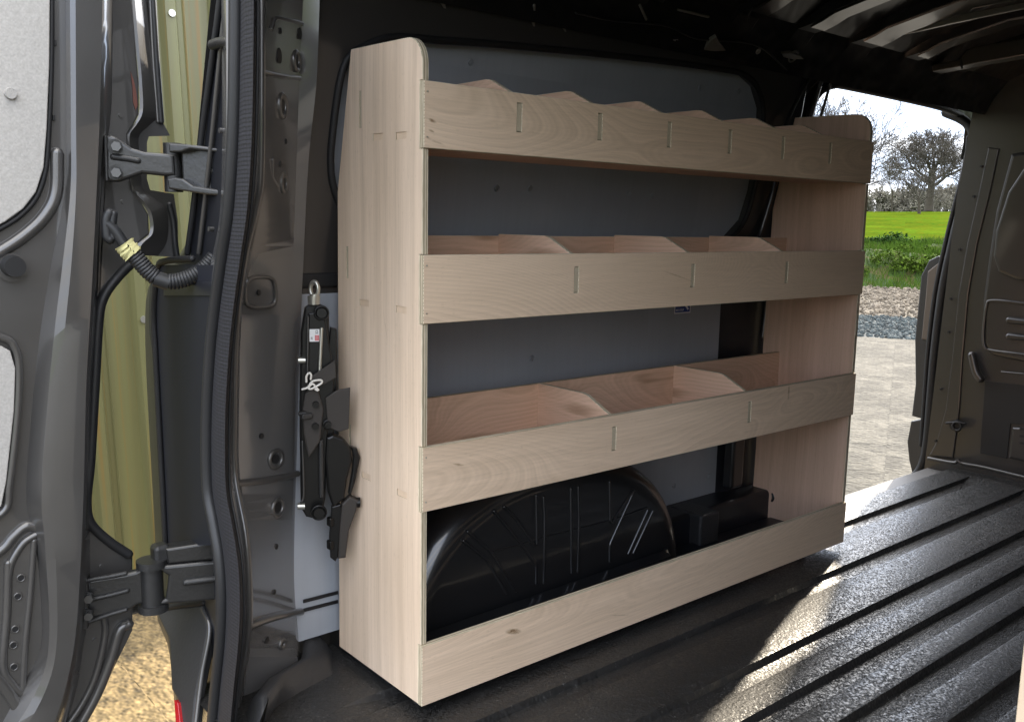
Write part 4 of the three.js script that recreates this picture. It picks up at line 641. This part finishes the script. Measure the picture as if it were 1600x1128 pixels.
struct('yard_ground', (() => { const g = new THREE.CircleGeometry(900, 48).rotateX(-Math.PI / 2).translate(0, G - 0.9, 0); const p = g.attributes.position, uv = g.attributes.uv; for (let i = 0; i < p.count; i++) uv.setXY(i, p.getX(i) / 8, p.getZ(i) / 8); return g; })(), fieldMat, 'level grassland reaching out around the yard');
struct('concrete_yard', sheet(-14, 12.7, -14, 14, 4, 4, () => G), conc, 'pale sunlit concrete yard that the van stands on');
const stone = (c, s) => dataTex(512, 512, (i, j) => { const f = vnoise(i / 7, j / 7, s, 73), g2 = vnoise(i / 3, j / 3, s + 1, 170); const k = 0.55 + 0.7 * f + 0.3 * (g2 - 0.5); return c.map(q => q * k); }, true, [1 / 2.2, 1 / 2.2]);
struct('gravel_strip', sheet(12.7, 15.9, -14, 14, 2, 2, () => G - 0.01), new THREE.MeshStandardMaterial({ map: stone([52, 60, 61], 71), bumpMap: concBump, bumpScale: 0.03, roughness: 0.9 }), 'dark blue-grey gravel strip at the far edge of the concrete yard');
struct('gravel_track', sheet(15.9, 24.2, -14, 14, 2, 2, () => G - 0.015), new THREE.MeshStandardMaterial({ map: stone([88, 80, 66], 75), bumpMap: concBump, bumpScale: 0.03, roughness: 0.95 }), 'tan gravel track between the dark strip and the grass bank');
struct('sandy_ground', (() => { const g = new THREE.PlaneGeometry(7, 1.5, 1, 1).rotateX(-Math.PI / 2).translate(-1.9, G + 0.004, -1.26); const p = g.attributes.position, uv = g.attributes.uv; for (let i = 0; i < p.count; i++) uv.setXY(i, p.getX(i), p.getZ(i)); return g; })(), new THREE.MeshStandardMaterial({ map: dataTex(1024, 1024, (i, j) => { const x = i / 1024 * 2, y = j / 1024 * 2; const n = fbm(x * 6, y * 6, 151, 4), f = vnoise(x * 70, y * 40, 152), f2 = vnoise(x * 160, y * 90, 153); const k = 0.62 + 0.35 * n + 0.3 * (f - 0.5) + 0.34 * (f2 - 0.5); return [152 * k, 130 * k, 90 * k]; }, true, [0.5, 0.5]), bumpMap: concBump, bumpScale: 0.015, roughness: 0.95 }), 'sandy yellow stony ground between the van and the barn');
// stones on both
{
  const dummy = new THREE.Object3D(), geo = new THREE.IcosahedronGeometry(1, 0);
  const put = (name, n, u0, u1, s0, s1, col, label) => {
    const im = new THREE.InstancedMesh(geo, new THREE.MeshStandardMaterial({ roughness: 0.9 }), n), c = new THREE.Color();
    for (let i = 0; i < n; i++) { const u = lerp(u0, u1, rnd()), v = lerp(-5, 5, rnd()), s = lerp(s0, s1, rnd() ** 2); dummy.position.copy(Q(u, v, G)); dummy.rotation.set(rnd() * 6, rnd() * 6, rnd() * 6); dummy.scale.set(s, s * 0.6, s * 0.9); dummy.updateMatrix(); im.setMatrixAt(i, dummy.matrix); const k = 0.6 + rnd() * 0.8; im.setColorAt(i, c.setRGB(col[0] * k, col[1] * k, col[2] * k)); }
    im.name = name; im.userData = { kind: 'stuff', label, category: 'stones' }; scene.add(im);
  };
  put('dark_chippings', 9000, 12.7, 15.9, 0.012, 0.05, [0.035, 0.046, 0.048], 'dark blue-grey chippings covering the gravel strip');
  put('tan_stones', 7000, 15.9, 24, 0.015, 0.07, [0.115, 0.095, 0.07], 'tan stones scattered over the gravel track');
}
// grass bank
const bankH = (u, v) => { const a = smooth(23.8, 26, u) * (1 - smooth(31, 36, u)); return G - 0.25 + 0.23 * smooth(23.2, 23.8, u) + a * (0.55 + 0.7 * fbm(u / 1.7, v / 1.7, 91, 4) - 0.2) + 0.35 * smooth(28, 30.5, u) * (1 - smooth(32, 36, u)) * fbm(u, v / 1.2, 93, 3); };
struct('grass_bank', sheet(23.4, 37, -14, 14, 110, 200, bankH), new THREE.MeshStandardMaterial({ map: dataTex(512, 512, (i, j) => { const n = fbm(i / 40, j / 40, 95, 4), f = vnoise(i / 2, j / 2, 96, 256); const k = 0.6 + f * 0.5; return n > 0.5 ? [76 * k, 72 * k, 30 * k] : [44 * k, 66 * k, 16 * k]; }, true, [1 / 3, 1 / 3]), roughness: 0.95 }), 'rough grass bank between the track and the field');
{
  const blade = new THREE.BufferGeometry(); blade.setAttribute('position', new THREE.Float32BufferAttribute([-0.012, 0, 0, 0.012, 0, 0, 0.02, 0.6, 0.05, -0.002, 0.6, 0.05, 0.09, 1, 0.2], 3)); blade.setIndex([0, 1, 2, 0, 2, 3, 3, 2, 4]); blade.computeVertexNormals(); blade.setAttribute('uv', new THREE.Float32BufferAttribute(new Array(10).fill(0), 2));
  const n = 34000, im = new THREE.InstancedMesh(blade, new THREE.MeshPhysicalMaterial({ roughness: 1, specularIntensity: 0.2 }), n), d = new THREE.Object3D(), c = new THREE.Color();
  for (let i = 0; i < n; i++) {
    const u = lerp(23.5, 34, rnd()), v = lerp(-4, 4.5, rnd()); const p = Q(u, v, bankH(u, v) - 0.02); const dry = fbm(u / 1.2, v / 1.2, 99, 3);
    d.position.copy(p); d.rotation.set((rnd() - 0.5) * 0.9, rnd() * 6.28, (rnd() - 0.5) * 0.9); const s = lerp(0.14, 0.36, rnd()) * (dry > 0.5 ? 1.1 : 0.9); d.scale.set(s * 1.6, s, s); d.updateMatrix(); im.setMatrixAt(i, d.matrix);
    const k = 0.65 + rnd() * 0.7; if (dry > 0.53 + 0.1 * rnd()) c.setRGB(0.12 * k, 0.1 * k, 0.05 * k); else c.setRGB(0.05 * k, 0.095 * k, 0.01 * k); im.setColorAt(i, c);
  }
  im.name = 'bank_grass'; im.userData = { kind: 'stuff', label: 'long green and straw-coloured grass growing on the bank', category: 'grass' }; scene.add(im);
  // bramble and nettle clumps
  const leaf = new THREE.BufferGeometry(); leaf.setAttribute('position', new THREE.Float32BufferAttribute([0, 0, 0, 0.5, 0.1, 0.5, 0, 0.0, 1, -0.5, 0.1, 0.5], 3)); leaf.setIndex([0, 1, 2, 0, 2, 3]); leaf.computeVertexNormals(); leaf.setAttribute('uv', new THREE.Float32BufferAttribute(new Array(8).fill(0), 2));
  const clumps = []; for (let i = 0; i < 46; i++) { const back = i < 28; clumps.push([back ? lerp(28.5, 32, rnd()) : lerp(24.8, 27.2, rnd()), lerp(-4, 4.5, rnd()), back ? lerp(0.25, 0.5, rnd()) : lerp(0.2, 0.45, rnd())]); }
  const N = 26000, il = new THREE.InstancedMesh(leaf, new THREE.MeshPhysicalMaterial({ roughness: 1, specularIntensity: 0.2, side: THREE.DoubleSide }), N);
  for (let i = 0; i < N; i++) {
    const [u, v, r] = clumps[i % clumps.length]; const th = rnd() * 6.28, ph = Math.acos(rnd()), rr = r * (0.7 + 0.35 * rnd()); const p = Q(u, v, bankH(u, v) - 0.05).add(V(Math.cos(th) * Math.sin(ph) * rr * 1.3, Math.cos(ph) * rr, Math.sin(th) * Math.sin(ph) * rr * 1.3));
    d.position.copy(p); d.rotation.set(rnd() * 2 - 1, rnd() * 6.28, rnd() * 2 - 1); const s = lerp(0.035, 0.085, rnd()); d.scale.set(s, s, s); d.updateMatrix(); il.setMatrixAt(i, d.matrix); const k = 0.5 + rnd() * 0.9; { const y = i % clumps.length >= 28 ? 1 : 0; c.setRGB((0.018 + 0.035 * y) * k, (0.05 + 0.04 * y) * k, 0.009 * k); }; il.setColorAt(i, c);
  }
  il.name = 'bank_undergrowth'; il.userData = { kind: 'stuff', label: 'low leafy green undergrowth in clumps on the bank', category: 'undergrowth' }; scene.add(il);
}
// bare trees
function bareTree(height, { trunkR = height * 0.035, spread = 0.62, levels = 7, gnarl = 0.35, trunkFrac = 0.22, minR = 0.03, kids = [2, 3], lean = 0, up = 0.12, limbs = null } = {}) {
  const trunk = [[], []], crown = [[], []];
  const seg = (store, a, b, ra, rb, sides) => {
    const d = b.clone().sub(a).normalize(), u = Math.abs(d.y) > 0.9 ? V(1, 0, 0).cross(d).normalize() : V(0, 1, 0).cross(d).normalize(), w = d.clone().cross(u);
    for (let i = 0; i < sides; i++) for (const [p, r] of [[a, ra], [b, rb]]) { const t = i / sides * 6.2832, q = p.clone().addScaledVector(u, Math.cos(t) * r).addScaledVector(w, Math.sin(t) * r); store[0].push(q.x, q.y, q.z); }
    const base = store[0].length / 3 - sides * 2; for (let i = 0; i < sides; i++) { const j = (i + 1) % sides; store[1].push(base + 2 * i, base + 2 * j, base + 2 * i + 1, base + 2 * i + 1, base + 2 * j, base + 2 * j + 1); }
  };
  const counts = limbs || [6, 5, 5, 5, 4], ratio = [0.95, 0.62, 0.58, 0.55, 0.55, 0.5];
  const grow = (p, dir, len, r, lvl) => {
    const n = lvl < 2 ? 6 : lvl < 4 ? 4 : 2, nodes = [[p.clone(), dir.clone(), r]]; let d = dir.clone(), q = p.clone(), rr = r;
    const rEnd = Math.max(r * (lvl ? 0.3 : 0.62), minR);
    for (let i = 0; i < n; i++) {
      d.add(V(rnd() - 0.5, rnd() - 0.5, rnd() - 0.5).multiplyScalar(lvl ? gnarl : 0.12)); d.y += lvl ? up * (lvl === 1 ? 0.8 : 0.35) : 0; d.normalize();
      const e = q.clone().addScaledVector(d, len / n), r2 = lerp(r, rEnd, (i + 1) / n); seg(lvl < 1 ? trunk : crown, q, e, rr, r2, lvl < 1 ? 10 : lvl < 3 ? 6 : 3); q = e; rr = r2; nodes.push([q.clone(), d.clone(), rr]);
    }
    if (lvl >= levels) return;
    const m = counts[Math.min(lvl, counts.length - 1)], ph0 = rnd() * 6.28;
    for (let i = 0; i < m; i++) {
      const t = lvl === 0 ? lerp(0.62, 1, (i + 0.5) / m) : lerp(0.25, 1, (i + rnd()) / m), f = t * n, k = Math.min(Math.floor(f), n - 1), [A, da, ra] = nodes[k], [B, , rb] = nodes[k + 1];
      const o = A.clone().lerp(B, f - k), rad = lerp(ra, rb, f - k); const side = Math.abs(da.y) > 0.9 ? V(1, 0, 0) : V(0, 1, 0); const u = side.cross(da).normalize(), w = da.clone().cross(u), ph = ph0 + i * 2.4 + rnd() * 0.6;
      const ang = spread * (lvl === 0 ? lerp(1.5, 0.45, i / (m - 1)) : 0.75 + 0.6 * rnd());
      const nd = da.clone().multiplyScalar(Math.cos(ang)).addScaledVector(u, Math.sin(ang) * Math.cos(ph)).addScaledVector(w, Math.sin(ang) * Math.sin(ph)).normalize();
      grow(o, nd, len * ratio[Math.min(lvl, 5)] * (lvl === 0 ? lerp(1.25, 0.95, i / m) : lerp(1.15, 0.75, t)) * (0.85 + 0.3 * rnd()), Math.max(rad * (lvl === 0 ? 0.52 : 0.62), minR), lvl + 1);
    }
  };
  grow(V(0, 0, 0), V(lean, 1, 0).normalize(), height * trunkFrac, trunkR, 0);
  const mk = s => { const g = new THREE.BufferGeometry(); g.setAttribute('position', new THREE.Float32BufferAttribute(s[0], 3)); g.setIndex(s[1]); g.computeVertexNormals(); g.setAttribute('uv', new THREE.Float32BufferAttribute(new Float32Array(s[0].length / 3 * 2), 2)); return g; };
  const t = mk(trunk), c = mk(crown); c.computeBoundingBox(); const k = height / c.boundingBox.max.y; t.scale(k, k, k); c.scale(k, k, k);
  return [t, c];
}
const bark = new THREE.MeshStandardMaterial({ color: lin(0.05, 0.042, 0.03), roughness: 0.95 }), twig = new THREE.MeshStandardMaterial({ color: lin(0.06, 0.052, 0.042), roughness: 0.95 });
const twigPale = new THREE.MeshStandardMaterial({ color: lin(0.16, 0.15, 0.12), roughness: 0.95 });
function treeAt(px, py0, pyTop, dist, label, opt, mats = [bark, twig], name = 'bare_tree') {
  const d = V((px - W / 2) / F, -(py0 - H / 2) / F, -1).applyQuaternion(camera.quaternion); const k = dist / Math.hypot(d.x, d.z); const p = camera.position.clone().addScaledVector(d, k);
  const d2 = V((px - W / 2) / F, -(pyTop - H / 2) / F, -1).applyQuaternion(camera.quaternion); const h = camera.position.y + d2.y * dist / Math.hypot(d2.x, d2.z) - p.y;
  const t = thing(name, label, 'tree', p); const [a, b] = bareTree(h, opt); part(t, 'trunk', a, mats[0]); part(t, 'crown', b, mats[1]); t.rotation.y = opt.turn || 0; return t;
}
seed = 4242;
treeAt(1452, 330, 196, 140, 'large spreading bare oak with a thick forked trunk on the field', { levels: 5, spread: 0.82, gnarl: 0.5, trunkFrac: 0.33, trunkR: 0.45, minR: 0.02, up: 0.08, limbs: [9, 6, 6, 5, 4] }, [bark, twig], 'oak_tree');
treeAt(1437, 338, 262, 110, 'small leaning bare tree in front of the large oak', { levels: 4, spread: 0.7, gnarl: 0.4, trunkFrac: 0.36, trunkR: 0.16, minR: 0.02, up: 0.08, lean: -0.12, limbs: [6, 6, 5, 4] });
treeAt(1394, 335, 235, 150, 'slender bare tree with a pale crown left of the large oak', { levels: 4, spread: 0.55, gnarl: 0.4, trunkFrac: 0.45, trunkR: 0.2, minR: 0.02, up: 0.12, limbs: [7, 6, 5, 4] }, [bark, twigPale]);
treeAt(1275, 420, 140, 34, 'bare tree whose topmost twigs show above the rack', { levels: 5, spread: 0.6, gnarl: 0.4, trunkFrac: 0.4, trunkR: 0.2, minR: 0.007, up: 0.15, limbs: [8, 6, 5, 5, 4] }, [bark, twig]);
{
  const list = []; seed = 99;
  for (let i = 0; i < 16; i++) { const [a, b] = bareTree(4 + rnd() * 5, { levels: 4, spread: 0.9, gnarl: 0.4, trunkFrac: i % 2 ? 0.28 : 0.1, trunkR: 0.1, minR: 0.025, limbs: [7, 5, 5, 4] }); const px = 1340 + i * 13 + rnd() * 10; const d = V((px - W / 2) / F, -(333 - H / 2) / F, -1).applyQuaternion(camera.quaternion); const D = 190 + rnd() * 20, k = D / Math.hypot(d.x, d.z); const p = camera.position.clone().addScaledVector(d, k); for (const g of [a, b]) list.push(g.translate(p.x, fieldH(180, 0) - 2.0, p.z)); }
  const m = new THREE.Mesh(merge(list), twigPale); m.name = 'hedgerow'; m.userData = { kind: 'stuff', label: 'far grey-brown hedgerow along the top of the field', category: 'hedgerow' }; scene.add(m);
}
// barn with box profile cladding
{
  const barn = thing('barn', 'olive green barn with upright ribbed metal cladding behind the open rear door', 'barn', V(-4, G, -2.0));
  const mat = new THREE.MeshPhysicalMaterial({ map: dataTex(512, 512, (i, j) => { const n = fbm(i / 14, j / 260, 501, 4), m = fbm(i / 5, j / 120, 505, 3), d = smooth(0.5, 0.75, m); return [88 + 24 * n + 16 * d, 86 + 28 * n - 4 * d, 56 + 16 * n - 14 * d]; }, true, [1, 0.25]), roughness: 0.5, clearcoat: 0.3, clearcoatRoughness: 0.3 });
  const H2 = 4.2, prof = []; const pitch = 0.1667, unit = [[0, 0], [0.04, 0], [0.052, 0.0], [0.066, 0.028], [0.1, 0.028], [0.114, 0], [0.13, 0.0], [0.1345, 0.004], [0.139, 0]];
  for (let k = 0; k < 6; k++) for (const [x, z] of unit) prof.push([x + k * pitch, z]); prof.push([1.0, 0]);
  const g = loft(prof.map(([x, z]) => [V(x, 0, z), V(x, H2, z)]), 0.2);
  for (let i = 0; i < 5; i++) { const m = part(barn, 'cladding_sheet', g, mat); m.position.set(i * 1.0, 0, i % 2 * 0.002); }
  const wl = part(barn, 'wall', bx(0, 5, 0, H2, -0.4, -0.02, 0.01), M.black);
  for (let i = 0; i < 30; i++) for (const y of [0.15, 1.0, 2.0]) part(barn, 'screw', cylAlong(V(0.085 + i * pitch, y, 0.03), V(0, 0, 1), 0.012, 0.008, 10), M.zinc);
  barn.rotation.z = 0.035; barn.position.y += -0.1;
}
scene.traverse(o => { if (o.isMesh) { o.castShadow = true; o.receiveShadow = true; } });
renderer.render(scene, camera);
